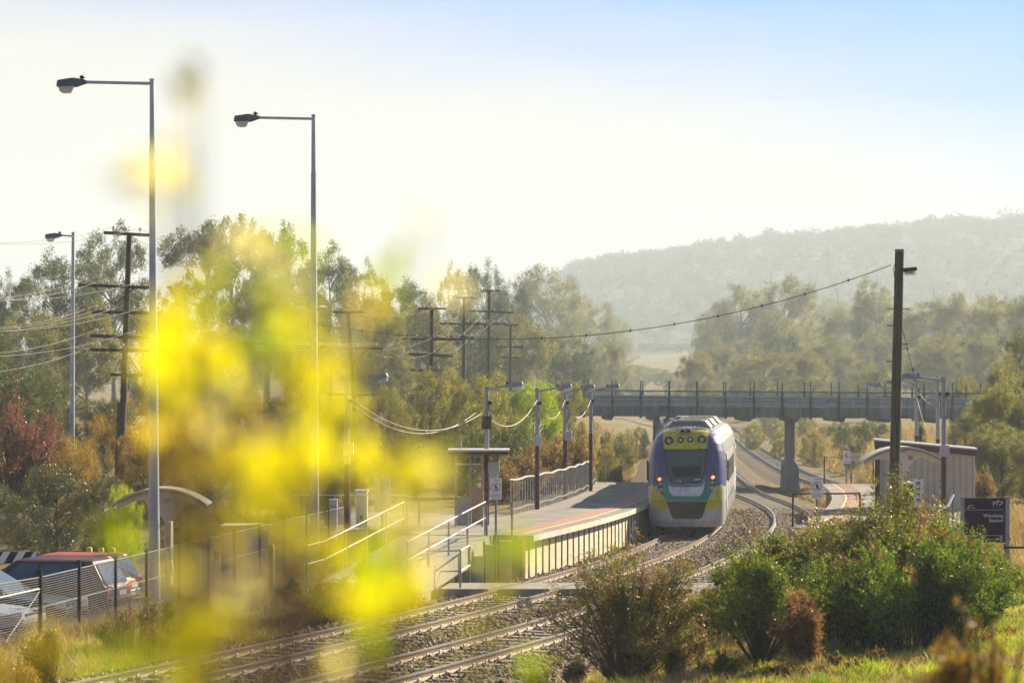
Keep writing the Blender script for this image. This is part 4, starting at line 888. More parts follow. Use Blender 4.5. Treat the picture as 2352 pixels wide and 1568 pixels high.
# the flat entry signs: a red ring, a slash and a walking figure
def disc(mb, c, r0, r1, n=28):
    vs = [];
    for k in range(n):
        a = 2 * math.pi * k / n; vs += [(c[0] + r0 * math.cos(a), c[1], c[2] + r0 * math.sin(a)), (c[0] + r1 * math.cos(a), c[1], c[2] + r1 * math.sin(a))]
    return mb.add(vs, [(2 * k, 2 * k + 1, (2 * k + 3) % (2 * n), (2 * k + 2) % (2 * n)) for k in range(n)])
def no_entry(px_, top, w_px, h_px, Y, base, label, pole=True, walker=True, group=None):
    s = F / Y; x = wx(px_, Y); z1 = wz(top, Y); w, h = w_px / s, h_px / s
    t = T('entry_sign', label, 'sign', (x, Y, base), 0, group); L = t.location
    if pole: mb = MB(); mb.tube([(x, Y, base - .2), (x, Y, z1 - .05)], .035, 8); mb.build('post', m_dkgalv, t, off=L, smooth=True)
    mb = MB(); mb.box((x, Y - .06, z1 - h / 2), (w, .025, h)); p = mb.build('plate', m_white, t, off=L, bevel=.008)
    c = (x, Y - .076, z1 - h * .42); r = w * .40
    mb = MB()
    if walker:                                           # figure: head, trunk, arms, striding legs
        def limb(pts, q): mb.tube([(c[0] + a * r, c[1] - .001, c[2] + b_ * r) for a, b_ in pts], q * r, 5)
        mb.lathe([(0, 0), (.13 * r, 0), (.13 * r, -.004), (0, -.004)], (c[0], c[1], c[2] + .60 * r), 12, 'y')
        limb([(0, .42), (0, -.05)], .14); limb([(0, .36), (.22, .12), (.2, -.12)], .06); limb([(0, .36), (-.2, .14), (-.26, -.1)], .06); limb([(0, -.05), (.16, -.36), (.14, -.66)], .08); limb([(0, -.05), (-.12, -.36), (-.28, -.62)], .08)
    else:
        mb.box((c[0], c[1] - .001, c[2]), (r * 1.0, .004, r * .2)); mb.box((c[0] + r * .3, c[1] - .001, c[2] + r * .2), (r * .3, .004, r * .2))
    mb.build('figure', m_black, p, off=L)
    mb = MB(); disc(mb, (c[0], c[1] - .006, c[2]), r * .88, r); a = r * .66
    mb.add([(c[0] - a - .02 * r, c[1] - .009, c[2] + a - .07 * r), (c[0] - a + .09 * r, c[1] - .009, c[2] + a + .04 * r), (c[0] + a + .02 * r, c[1] - .009, c[2] - a + .07 * r), (c[0] + a - .09 * r, c[1] - .009, c[2] - a - .04 * r)], [(0, 1, 2, 3)])
    mb.build('red_ring', m_red, p, off=L)
    if walker:
        text_mesh('heading', 'No Entry', h * .085, m_black, p, (w * .42, -.076, z1 - h * .11 - L.z), align='RIGHT')
    mb = MB()
    for k in range(4): mb.box((x - w * .02 * (k % 2), Y - .0755, z1 - h * (.76 + .055 * k)), (w * (.84 - .04 * (k % 2)), .004, h * .016))
    mb.build('small_print', m_dkgalv, p, off=L)
no_entry(1139, 1098, 26, 48, 74.3, -.3, 'no entry sign with red slash at the end of the train-side platform')
no_entry(1876, 1095, 27, 50, 82, 1.05, 'nearer no entry sign, at the near end of the shed-side platform')
no_entry(1944, 1034, 17, 30, 117, 1.1, 'small no entry sign at the far end of the shed-side platform')
no_entry(2026, 1028, 18, 26, 91.8, 2.4, 'small white sign with a red ring fixed on the shed wall', False, False)
def plain_sign(x, top, w_px, h_px, Y, base, label, m, marks=0, name='sign_board', post_px=0, dx=0, off=-.05):
    s = F / Y; xx = wx(x, Y); z1 = wz(top, Y); w, h = w_px / s, h_px / s
    t = T(name, label, 'sign', (xx, Y, base)); L = t.location
    mb = MB(); mb.tube([(xx + dx / s, Y, base - .2), (xx + dx / s, Y, z1 + .06)], .04, 8); mb.build('post', m_dkgalv, t, off=L, smooth=True)
    mb = MB(); mb.box((xx, Y + off, z1 - h / 2), (w, .025, h)); p = mb.build('plate', m, t, off=L, bevel=.008)
    if marks:
        mb = MB()
        for k in range(marks):
            z = z1 - h * (.12 + .8 * k / marks); mb.box((xx - w * .05, Y + off - .016, z), (w * .4, .004, h * .05)); mb.tube([(xx + w * .1, Y + off - .017, z + h * .03), (xx - w * .15, Y + off - .017, z - h * .05), (xx + w * .2, Y + off - .017, z - h * .09)], w * .04, 5)
        mb.build('symbols', m_black, p, off=L)
plain_sign(878, 1097, 39, 78, 74.6, .3, 'tall pale grey back of a sign board on a post by the ramp', m_offw, off=.06)
plain_sign(2109, 1100, 23, 64, 81, .9, 'narrow white sign of black symbols in front of the shed', m_white, 4, dx=5)
plain_sign(2163, 1100, 22, 34, 80.6, .9, 'little pale notice fixed to the maroon lamp post by the shed', m_offw, 2)
plain_sign(1955, 1039, 40, 20, 119, .6, 'brown arrow-ended board beyond the far end of the shed-side platform', m_cream)
# purple station signs
def station_sign(Y, xl, xr, yt, yb, base, label, full=True, post=True):
    s = F / Y; x0, x1 = wx(xl, Y), wx(xr, Y); z1, z0 = wz(yt, Y), wz(yb, Y); w, h = x1 - x0, z1 - z0
    t = T('station_sign', label, 'sign', ((x0 + x1) / 2, Y, base)); L = t.location
    for x in (x0 - .03, x1 + .06):
        mb = MB(); mb.box((x, Y, (z1 + base - .3) / 2 + .02), (.11, .10, z1 - base + .34)); mb.build('post', m_galv, t, off=L, bevel=.012)
    mb = MB(); mb.box(((x0 + x1) / 2 + .01, Y - .02, (z0 + z1) / 2), (w, .06, h)); p = mb.build('board', m_purple, t, off=L, bevel=.006)
    f = Y - .056 - L.y
    def q(u, v): return (x0 + u * w - L.x, f, z1 - v * h - L.z)
    text_mesh('lettering', 'Wandong', h * .115, m_white, p, q(.955, .43), align='RIGHT'); text_mesh('lettering', 'Station', h * .115, m_white, p, q(.955, .54), align='RIGHT')
    if full:
        text_mesh('lettering', 'PT', h * .125, m_white, p, q(.845, .165), align='RIGHT')
        def line(a, b_, th):
            mb = MB(); A, B = Vector(q(*a)), Vector(q(*b_)); mb.bar(A, B, th, .004); return mb
        for nm, (a, b_, th) in {'chevron': ((.80, .055), (.945, .10), .016), 'chevron_tail': ((.945, .10), (.855, .165), .016), 'rule': ((.08, .265), (.955, .265), .006), 'rule_low': ((.05, .84), (.955, .84), .006), 'rule_lower': ((.05, .92), (.955, .92), .006), 'mark': ((.09, .235), (.13, .165), .02), 'mark_bar': ((.13, .165), (.245, .165), .01)}.items():
            a_, b2 = Vector(q(*a)), Vector(q(*b_)); d = (b2 - a_).normalized(); n_ = Vector((-d.z, 0, d.x)) * th / 2
            MB().add([a_ + n_, b2 + n_, b2 - n_, a_ - n_], [(0, 1, 2, 3)]).build({'chevron': 'chevron', 'chevron_tail': 'chevron', 'rule': 'rule', 'rule_low': 'rule', 'rule_lower': 'rule', 'mark': 'emblem', 'mark_bar': 'emblem'}[nm], m_white, p)
        text_mesh('lettering', 'V/Line', h * .055, m_offw, p, q(.13, .235))
        a_ = MB(); a_.add([q(-.0, .822), q(1.0, .822), q(1.0, 1.0), q(-.0, 1.0)], [(0, 1, 2, 3)]); o_ = a_.build('direction_panel', m_black, p)
        o_.location.y = .001
        for cyv, ang in ((.88, 0), (.96, 90)):
            c = Vector(q(.90, cyv)); r = h * .026; mt = Matrix.Rotation(R(-ang), 3, 'Y'); mb = MB()
            for a1, b1 in (((0, -1), (0, 1)), ((0, 1), (-.8, .2)), ((0, 1), (.8, .2))):
                mb.bar(c + mt @ Vector((a1[0] * r, 0, a1[1] * r)), c + mt @ Vector((b1[0] * r, 0, b1[1] * r)), .006, .012)
            mb.build('arrow', m_white, p)
station_sign(66, 2213, 2308, 1143, 1245, .35, 'purple station sign with white lettering beside the green bushes')
station_sign(78, 636, 690, 1150, 1236, .55, 'purple station sign seen dimly through the yellow blossom', False)
# cabinets by the station entrance
def cabinet(x, top, bot, w_px, Y, label, m=None, slot=True):
    s = F / Y; t = T('equipment_cabinet', label, 'cabinet', (wx(x, Y), Y, wz(bot, Y))); h = (bot - top) / s; w = w_px / s
    mb = MB(); mb.box((0, 0, h / 2 - .1), (w, w * .8, h + .1)); b_ = mb.build('body', m or m_white, t, bevel=.015)
    mb = MB(); mb.box((0, 0, h + .0), (w * 1.1, w * .95, .07)); mb.build('cap', m or m_white, t, bevel=.01)
    mb = MB(); mb.box((0, -w * .4 - .008, h * .5), (w * .8, .02, h * .75)); d = mb.build('door', m_offw, t, bevel=.006)
    if slot: mb = MB(); mb.box((0, -w * .4 - .03, h * .32), (w * .25, .03, .12)); mb.build('handle', m_black, d)
cabinet(831, 1126, 1215, 27, 81, 'taller white cabinet beside the station entrance rails')
cabinet(766, 1148, 1228, 18, 79, 'slim white cabinet behind the end of the black mesh fence', None, False)
cabinet(569, 1206, 1300, 106, 76, 'long low cream box behind the mesh fence', m_creaml, False)
# ================================================================ CAR PARK
m_black2 = M('mesh_galvanised_wire', (.24, .21, .18), .7, 0, .2, 4)
def mesh_fence():
    t = T('mesh_fence', 'black post and wire mesh fence along the edge of the car park', 'fence', (fence_x(57.7), 57.7, -.22)); L = t.location
    def Yat(px_):                                        # where the fence line is seen at this column
        lo, hi = 40., 90.
        for _ in range(40):
            m_ = (lo + hi) / 2
            if CX + fence_x(m_) * F / m_ < px_: lo = m_
            else: hi = m_
        return lo
    P = [(fence_x(Y), Y) for Y in [49.2, 52.0, 54.9] + [Yat(p) for p in (92, 181, 265, 336, 411, 478, 538, 596, 652, 704, 754, 801)]]
    for k, (x, y) in enumerate(P):
        z0 = fence_z(y); h = 1.62 if k in (3, 4, 14) else 1.5; mb = MB(); mb.tube([(x, y, z0 - .2), (x, y, z0 + h)], (.055 if k in (3, 4) else .042), 8); mb.tube([(x, y, z0 + h), (x, y, z0 + h + .03)], .05, 8); mb.build('post', m_black, t, off=L, smooth=True)
    for nm, z, r in (('top_rail', 1.46, .009), ('middle_wire', .78, .007), ('bottom_wire', .12, .005)):
        mb = MB(); mb.tube([(x, y - .03, fence_z(y) + z) for x, y in P], r, 6); mb.build(nm, m_black2, t, off=L)
    mb = MB(); dens = []
    for (xa, ya), (xb, yb) in zip(P, P[1:]):
        for i in range(3):
            f = i / 3; x, y = xa + (xb - xa) * f, ya + (yb - ya) * f; dens.append((x, y, fence_z(y)))
    dens.append((*P[-1], fence_z(P[-1][1])))
    for k in range(1, 26): mb.tube([(x, y - .03, z + .12 + k * .053) for x, y, z in dens], .0062, 3, False)
    for (xa, ya, za), (xb, yb, zb) in zip(dens, dens[1:]):
        for i in range(9):
            f = i / 9; mb.tube([(xa + (xb - xa) * f, ya + (yb - ya) * f - .03, za + .1), (xa + (xb - xa) * f, ya + (yb - ya) * f - .03, za + 1.46)], .0028, 3, False)
    mb.build('wire_mesh', m_black2, t, off=L)
    x, y = P[3]; x2, y2 = P[2]
    mb = MB(); mb.tube([(x, y - .03, fence_z(y) + 1.2), (x2, y2 - .03, fence_z(y2) + 1.15)], .022, 8); mb.tube([(x, y - .05, fence_z(y) + 1.15), (x2 + (x - x2) * .35, y2 + (y - y2) * .35, -.1)], .012, 6); mb.build('brace', m_offw, t, off=L)
mesh_fence()
m_tyre = m_rubber; m_rim = M('alloy_rim', (.42, .42, .43), .35, .7, .1, 8)
def paint(name, c):
    m = M(name, c, .38, .1, .06, 2, spec=.35); m.node_tree.nodes['Principled BSDF'].inputs['Coat Weight'].default_value = .12; return m
def car(label, body, top, Lc, W, H, loc, head, kind='wagon', two=None):
    """length runs along +x (front), profile lofted across stations; two = paint of the body"""
    t = T('parked_car', label, 'car', loc, head, None); hb = H * .56
    if kind == 'sedan':
        low = [(-.50, .38, .72), (-.485, .42, .86), (-.40, .47, .95), (-.2, .5, .98), (.12, .5, 1.0), (.2, .5, .98), (.36, .485, .90), (.455, .44, .80), (.495, .38, .66), (.5, .36, .5)]
        cab = [(-.40, .96), (-.25, 1.0), (.0, 1.0), (.19, .985)]; roof = [(-.22, 1.0), (-.05, 1.0)]
        ga, gb, ra, rb = -.40, .22, -.20, .02
    else:
        low = [(-.5, .40, .9), (-.49, .46, .97), (-.42, .49, 1.0), (-.2, .5, 1.0), (.12, .5, 1.0), (.22, .5, .98), (.38, .485, .92), (.46, .45, .84), (.495, .40, .7), (.5, .37, .5)]
        ga, gb, ra, rb = -.485, .24, -.40, .05
    mb = MB(); vs = []; n = len(low)
    for x, w, h in low:
        X = x * Lc; w_ = w * W; z1 = hb * h; zb = .24 + (.06 if abs(x) > .42 else 0)
        vs += [(X, -w_ * .9, zb), (X, -w_, zb + .18), (X, -w_, z1 - .12), (X, -w_ * .93, z1 - .02), (X, -w_ * .55, z1 + .015), (X, w_ * .55, z1 + .015), (X, w_ * .93, z1 - .02), (X, w_, z1 - .12), (X, w_, zb + .18), (X, w_ * .9, zb)]
    k = 10; fs = [(i * k + j, i * k + (j + 1) % k, (i + 1) * k + (j + 1) % k, (i + 1) * k + j) for i in range(n - 1) for j in range(k)] + [tuple(range(k)), tuple(range((n - 1) * k, n * k))]
    mb.add(vs, fs); bd = mb.build('body', body, t, smooth=True)
    # cabin: pillars and roof in paint, panes set into it
    z0, z1 = hb - .03, H; wb, wt = W * .465, W * .385
    A = [(ga * Lc, wb, z0), (gb * Lc, wb, z0), (rb * Lc, wt, z1 - .04), (ra * Lc, wt, z1 - .04)]
    mb = MB(); vs = [(x, s * w, z) for s in (-1, 1) for x, w, z in A] + [((ra + .02) * Lc, -wt * .8, z1), ((rb - .02) * Lc, -wt * .8, z1), ((rb - .02) * Lc, wt * .8, z1), ((ra + .02) * Lc, wt * .8, z1)]
    mb.add(vs, [(0, 1, 2, 3), (7, 6, 5, 4), (1, 5, 6, 2), (4, 0, 3, 7), (8, 9, 10, 11), (3, 2, 9, 8), (2, 6, 10, 9), (6, 7, 11, 10), (7, 3, 8, 11), (0, 4, 5, 1)]); mb.build('cabin', body, t, bevel=.012)
    def lerp(p, q, f): return tuple(a + (b_ - a) * f for a, b_ in zip(p, q))
    for s in (-1, 1):
        P0, P1, P2, P3 = [Vector((x, s * (w + .012), z)) for x, w, z in A]
        def sp(u, v): return P0.lerp(P1, u).lerp(P3.lerp(P2, u), v)
        for u0, u1 in ((.09, .34), (.37, .62), (.65, .90)):
            mb = MB(); mb.quad(sp(u0, .18), sp(u1, .18), sp(u1, .90), sp(u0, .90)); mb.build('side_window', m_glass, t)
    for nm, x0, x1, e in (('windscreen', gb, rb, 1), ('rear_window', ga, ra, -1)):
        a, b_ = Vector((x0 * Lc + e * .015, 0, z0)), Vector((x1 * Lc + e * .015, 0, z1 - .04)); mb = MB(); pts = []
        for f, w in ((.1, wb * .88), (.93, wt * .88)): c = a.lerp(b_, f) + Vector((e * .012, 0, .012)); pts += [c + Vector((0, -w, 0)), c + Vector((0, w, 0))]
        mb.quad(pts[0], pts[1], pts[3], pts[2]); mb.build(nm, m_glass2, t)
    for x in (-.31, .31):
        for s in (-1, 1):
            mb = MB(); mb.lathe([(.2, -.11), (.30, -.11), (.325, -.07), (.325, .07), (.30, .11), (.2, .11)], (x * Lc, s * W * .44, .325), 22, 'y'); wh = mb.build('wheel', m_tyre, t, smooth=True)
            mb = MB(); mb.lathe([(0, -.10), (.06, -.10), (.2, -.06), (.21, .06), (.06, .10), (0, .10)], (x * Lc, s * W * .44 + s * .02, .325), 16, 'y'); mb.build('rim', m_rim, wh, smooth=True)
    for s in (-1, 1):
        mb = MB(); mb.box((.475 * Lc, s * W * .345, hb * .74), (.22, .34, .17), s * -.35); mb.build('headlight', m_lens3, t, bevel=.04)
        mb = MB(); mb.box((-.487 * Lc, s * W * .38, hb * .78), (.1, .2, .3 if kind != 'sedan' else .16)); mb.build('tail_light', m_red, t, bevel=.02)
        mb = MB(); mb.box((gb * Lc - .12, s * (W * .5 + .07), hb + .06), (.12, .16, .13)); mb.build('mirror', body, t, bevel=.03)
    mb = MB(); mb.box((.50 * Lc, 0, hb * .66), (.05, W * .45, .14)); mb.build('grille', m_black, t, bevel=.01)
    MB().box((.5 * Lc, 0, .40), (.12, W * .82, .2)).build('bumper', two or body, t, bevel=.05); MB().box((-.5 * Lc, 0, .43), (.12, W * .84, .2)).build('bumper', two or body, t, bevel=.05); MB().box((-.5 * Lc - .065, 0, .62), (.02, .46, .12)).build('number_plate', m_offw, t)
    for s in (-1, 1): MB().box((-.02 * Lc, s * W * .5, hb * .6), (.012, .012, hb * .6)).box((-.21 * Lc, s * W * .5, hb * .6), (.012, .012, hb * .6)).build('door_seam', m_black, t)
    return t
m_glass2 = M('sky_reflecting_glass', (.16, .18, .17), .03, .5, .1, 2, spec=1.0)
m_lens3 = M('headlight_glass', (.5, .52, .54), .08, .3, .1, 12)
p_red, p_green, p_white, p_silver, p_orange = paint('maroon_car_paint', (.07, .008, .011)), paint('dark_green_car_paint', (.010, .03, .028)), paint('white_car_paint', (.55, .55, .54)), paint('silver_car_paint', (.30, .33, .37)), paint('orange_red_car_paint', (.45, .07, .015))
zc = -.17
def parked(label, p, Lc, W, H, px_end, Y_end, head, kind, rear, two=None):
    """the end of the car that shows (rear or nose) stands at a picture column and distance"""
    d = Vector((math.cos(head), math.sin(head), 0)); e = Vector((wx(px_end, Y_end), Y_end, 0)); c = e + d * Lc / 2 * (1 if rear else -1)
    return car(label, p, None, Lc, W, H, (c.x, c.y, zc + .01), head, kind, two)
parked('maroon wagon parked behind the mesh fence, its rear glass catching the sun', p_red, 4.5, 1.75, 1.44, 276, 63.2, math.pi - .22, 'wagon', True)
parked('orange-red and white car half hidden beyond the maroon wagon', p_orange, 4.2, 1.7, 1.40, 304, 65.6, math.pi - .22, 'wagon', True, p_white)
parked('dark green sedan facing right, close behind the mesh fence', p_green, 4.7, 1.8, 1.32, 172, 60.9, -.22, 'sedan', False)
parked('white car at the bottom left edge, its tail towards the fence', p_white, 4.3, 1.75, 1.45, -50, 56.4, math.pi - .15, 'wagon', True)
parked('silver-blue sedan at the lower left, its nose just in view', p_silver, 4.4, 1.75, 1.30, 74, 58.2, -.2, 'sedan', False)
def bollard(px_, Y, h, label, grp='yellow bollards in the car park'):
    mb = MB(); mb.lathe([(.085, -.2), (.085, h - .05), (.06, h - .01), (0, h)], (0, 0, 0), 14); o = mb.build('bollard', m_yel, smooth=True); o.location = (wx(px_, Y), Y, .12)
    return tag(o, label, 'bollard', grp)
m_yel = M('bollard_yellow', (.62, .42, .02), .5, 0, .1, 4)
for p, l in ((205, 'yellow bollard above the maroon van, leftmost of three'), (232, 'yellow bollard above the maroon van, middle of three'), (258, 'yellow bollard above the maroon van, rightmost of three')): bollard(p, 70.5, .98 + (258 - p) * .0004, l)
for p, l in ((455, 'yellow bollard just right of the tallest lamp column'), (481, 'yellow bollard behind the fence, middle of three under the blossom'), (500, 'yellow bollard behind the fence, nearest the cream box')): bollard(p, 70, .95, l)
bollard(623, 67, 1.3, 'tall pale yellow post by the right end of the cream box', None)
def hazard_board():
    Y = 70.; t = T('hazard_board', 'black and white striped board at the left edge above the cars', 'barrier', (wx(20, Y), Y, .1)); w, h = 1.55, .32
    zb = wz(1293, Y) - .1
    mb = MB(); mb.box((0, 0, zb + h / 2), (w, .05, h)); b_ = mb.build('board', m_black, t)
    mb = MB()
    for k in range(4):
        x = -w / 2 + .02 + k * .42; mb.add([(x, -.028, zb), (x + .2, -.028, zb), (x + .2 + .19, -.028, zb + h), (x + .19, -.028, zb + h)] if x + .39 < w / 2 else [(x, -.028, zb), (min(x + .2, w / 2), -.028, zb), (w / 2, -.028, zb + h), (min(x + .19, w / 2 - .01), -.028, zb + h)], [(0, 1, 2, 3)])
    mb.build('stripes', m_white, b_)
    for x in (-.5, .5): mb = MB(); mb.box((x, .05, zb / 2), (.09, .05, zb + .4)); mb.build('leg', m_dkgalv, t)
hazard_board()
# ================================================================ PLANTS
def ragged(c, k, n, r, squash):
    """leaves of one clump, gathered in hanging tufts so its outline is uneven"""
    m = 9; sub = ball_pts(c, k, m, r, .75, squash); i = r.integers(0, m, n); q = r.normal(size=(n, 3)) * k * .21; q[:, 2] = q[:, 2] * .8 - np.abs(r.normal(size=n)) * k * .12
    return sub[i] + q
def tree_proto(name, seed, H, W, crown0, nclump, cr, nleaf, Ls, leaf, bark, squash=.8, trunk=True, open_=.0, tr=.02, bias=(0, 0, -.2), shape='dome', hub=None):
    """tapered trunk, limbs to every leaf clump, leaf clumps of small leaves; returns the thing at the origin"""
    r = np.random.default_rng(seed); t = T(name, None, 'tree'); P = []; cl = []
    tries = 0
    while len(cl) < nclump and tries < 4000:
        tries += 1
        d = unit(r.normal(size=(1, 3)))[0]; q = r.uniform(.35, 1) ** .5
        u = d[2] * q
        zz = crown0 + (H - crown0) * (.5 + .5 * u)
        if shape == 'dome': wv = math.sqrt(max(0, 1 - u * u)) * (1.0 if u < .1 else 1)
        elif shape == 'cone': wv = .5 - .5 * u + .08
        else: wv = math.sqrt(max(0, 1 - abs(u) ** 3))
        a = math.atan2(d[1], d[0]); rr = W / 2 * wv * r.uniform(.45, .92)
        c = np.array([rr * math.cos(a), rr * math.sin(a), zz - cr * .5])
        if open_ and any(np.linalg.norm((c - o_) / np.array([1, 1, .8])) < cr * open_ for o_, _ in cl): continue
        cl.append((c, cr * r.uniform(.6, 1.25)))
    for c, k in cl: P.append(ragged(c, k, int(nleaf * (k / cr) ** 2), r, squash))
    P = np.concatenate(P); V, Q = leaf_geo(P, Ls, Ls * .42, r, bias)
    mesh_np('crown', V, Q, leaf, t)
    mb = MB(); h0 = crown0 + (H - crown0) * .55; bend = r.normal(size=2) * .03 * H
    def tp(z): f = z / h0; return Vector((bend[0] * f * f, bend[1] * f * f, z))
    mb.tube([tp(h0 * f) for f in (-.02, .2, .4, .6, .8, 1.0)], [H * tr * k for k in (1.25, 1, .85, .7, .5, .28)], 9)
    for c, k in cl[:90]:
        z = min(h0 * .97, max(crown0 * .55, c[2] - np.hypot(c[0], c[1]) * r.uniform(.5, 1.0))); p0 = tp(z); p1 = Vector(c)
        m_ = p0.lerp(p1, .55) + Vector((r.normal() * .04 * W, r.normal() * .04 * W, -.02 * H))
        mb.tube([p0, p0.lerp(m_, .5) + Vector((0, 0, .01 * H)), m_, p1], [H * tr * .38, H * tr * .28, H * tr * .19, H * tr * .06], 5, False)
    mb.build('trunk', bark, t, smooth=True)
    t['_h'] = H; t['_w'] = W; return t
def shrub_proto(name, seed, H, W, nst, per, Ls, leaf, twig, foot=.1, spread=1., cl_r=.16, dead=None, dead_f=0., up=.6, arch=.25, stem_r=.012, low=.12, npd=9):
    """many stems fanning from the foot, each carrying sprays of leaves along its length"""
    r = np.random.default_rng(seed); t = T(name, None, 'shrub'); mb = MB(); P = []; Dv = []; Pd = []; Dd = []
    npl = max(6, nst // npd); plumes = [(r.uniform(0, 2 * math.pi), r.uniform(0, 1) ** .5, r.uniform(.70, 1.08), r.uniform() < dead_f) for _ in range(npl)]
    for k in range(nst):
        pa, pq, ph, pdead = plumes[k % npl]; a = pa + r.normal() * .22; q = min(1, max(0, pq + r.normal() * .10))
        tip = Vector((W / 2 * q * math.cos(a) * spread, W / 2 * q * math.sin(a) * spread, H * (1 - .40 * q * q) * ph * (r.uniform(.66, .98) if r.uniform() < .8 else r.uniform(.98, 1.10))))
        b0 = Vector((foot * W * q * math.cos(a), foot * W * q * math.sin(a), -.1))
        mid = b0.lerp(tip, .5) + Vector((tip.x * arch * -.5, tip.y * arch * -.5, H * .06)); pts = [b0, b0.lerp(mid, .5), mid, mid.lerp(tip, .5) + Vector((0, 0, H * .02)), tip]
        mb.tube(pts, [stem_r * 1.6, stem_r * 1.3, stem_r, stem_r * .6, stem_r * .25], 5, False)
        isd = pdead if r.uniform() < .8 else r.uniform() < dead_f
        f = r.uniform(low, 1, per) ** .65; seg = np.minimum((f * 4).astype(int), 3); ff = f * 4 - seg
        A = np.array([tuple(p) for p in pts]); p = A[seg] * (1 - ff)[:, None] + A[seg + 1] * ff[:, None]
        # sprays: leaves gather round short side shoots
        nsh = max(3, per // 14); sh = r.integers(0, nsh, per); sdir = unit(r.normal(size=(nsh, 3)) + np.array([0, 0, up])); spos = p[r.integers(0, per, nsh)]
        ln = r.uniform(0, 1, per); pos = spos[sh] + sdir[sh] * (ln * cl_r * H * .9)[:, None] + r.normal(size=(per, 3)) * cl_r * H * .09
        (Pd if isd else P).append(pos); (Dd if isd else Dv).append(sdir[sh])
    mb.build('stems', twig, t)
    if P: P = np.concatenate(P); V, Q = leaf_geo(P, Ls, Ls * .36, r, D=np.concatenate(Dv)); mesh_np('foliage', V, Q, leaf, t)
    if Pd: Pd = np.concatenate(Pd); V, Q = leaf_geo(Pd, Ls * .8, Ls * .3, r, D=np.concatenate(Dd)); mesh_np('dead_foliage', V, Q, dead or l_rust, t)
    t['_h'] = H; t['_w'] = W; return t
USED = set()
def put(proto, x, Y, top, w_px, label, group=None, rz=None, base=None, name=None, cat=None):
    """stand a plant at picture column x and distance Y; its top reaches the row 'top', its width spans w_px"""
    X = wx(x, Y); z = g(X, Y) if base is None else base; H = wz(top, Y) - z; W = w_px * Y / F
    rz = random.uniform(0, 6.28) if rz is None else rz; s = (W / proto['_w'], W / proto['_w'], H / proto['_h'])
    if proto.name in USED or proto.get('_own'):
        o = dup(proto, (X, Y, z), rz, None, None, s)
    else: o = proto; o.location = (X, Y, z); o.rotation_euler = (0, 0, rz); o.scale = s
    USED.add(proto.name)
    if label: o['label'] = label
    if group: o['group'] = group
    if name: o.name = name
    if cat: o['category'] = cat
    return o
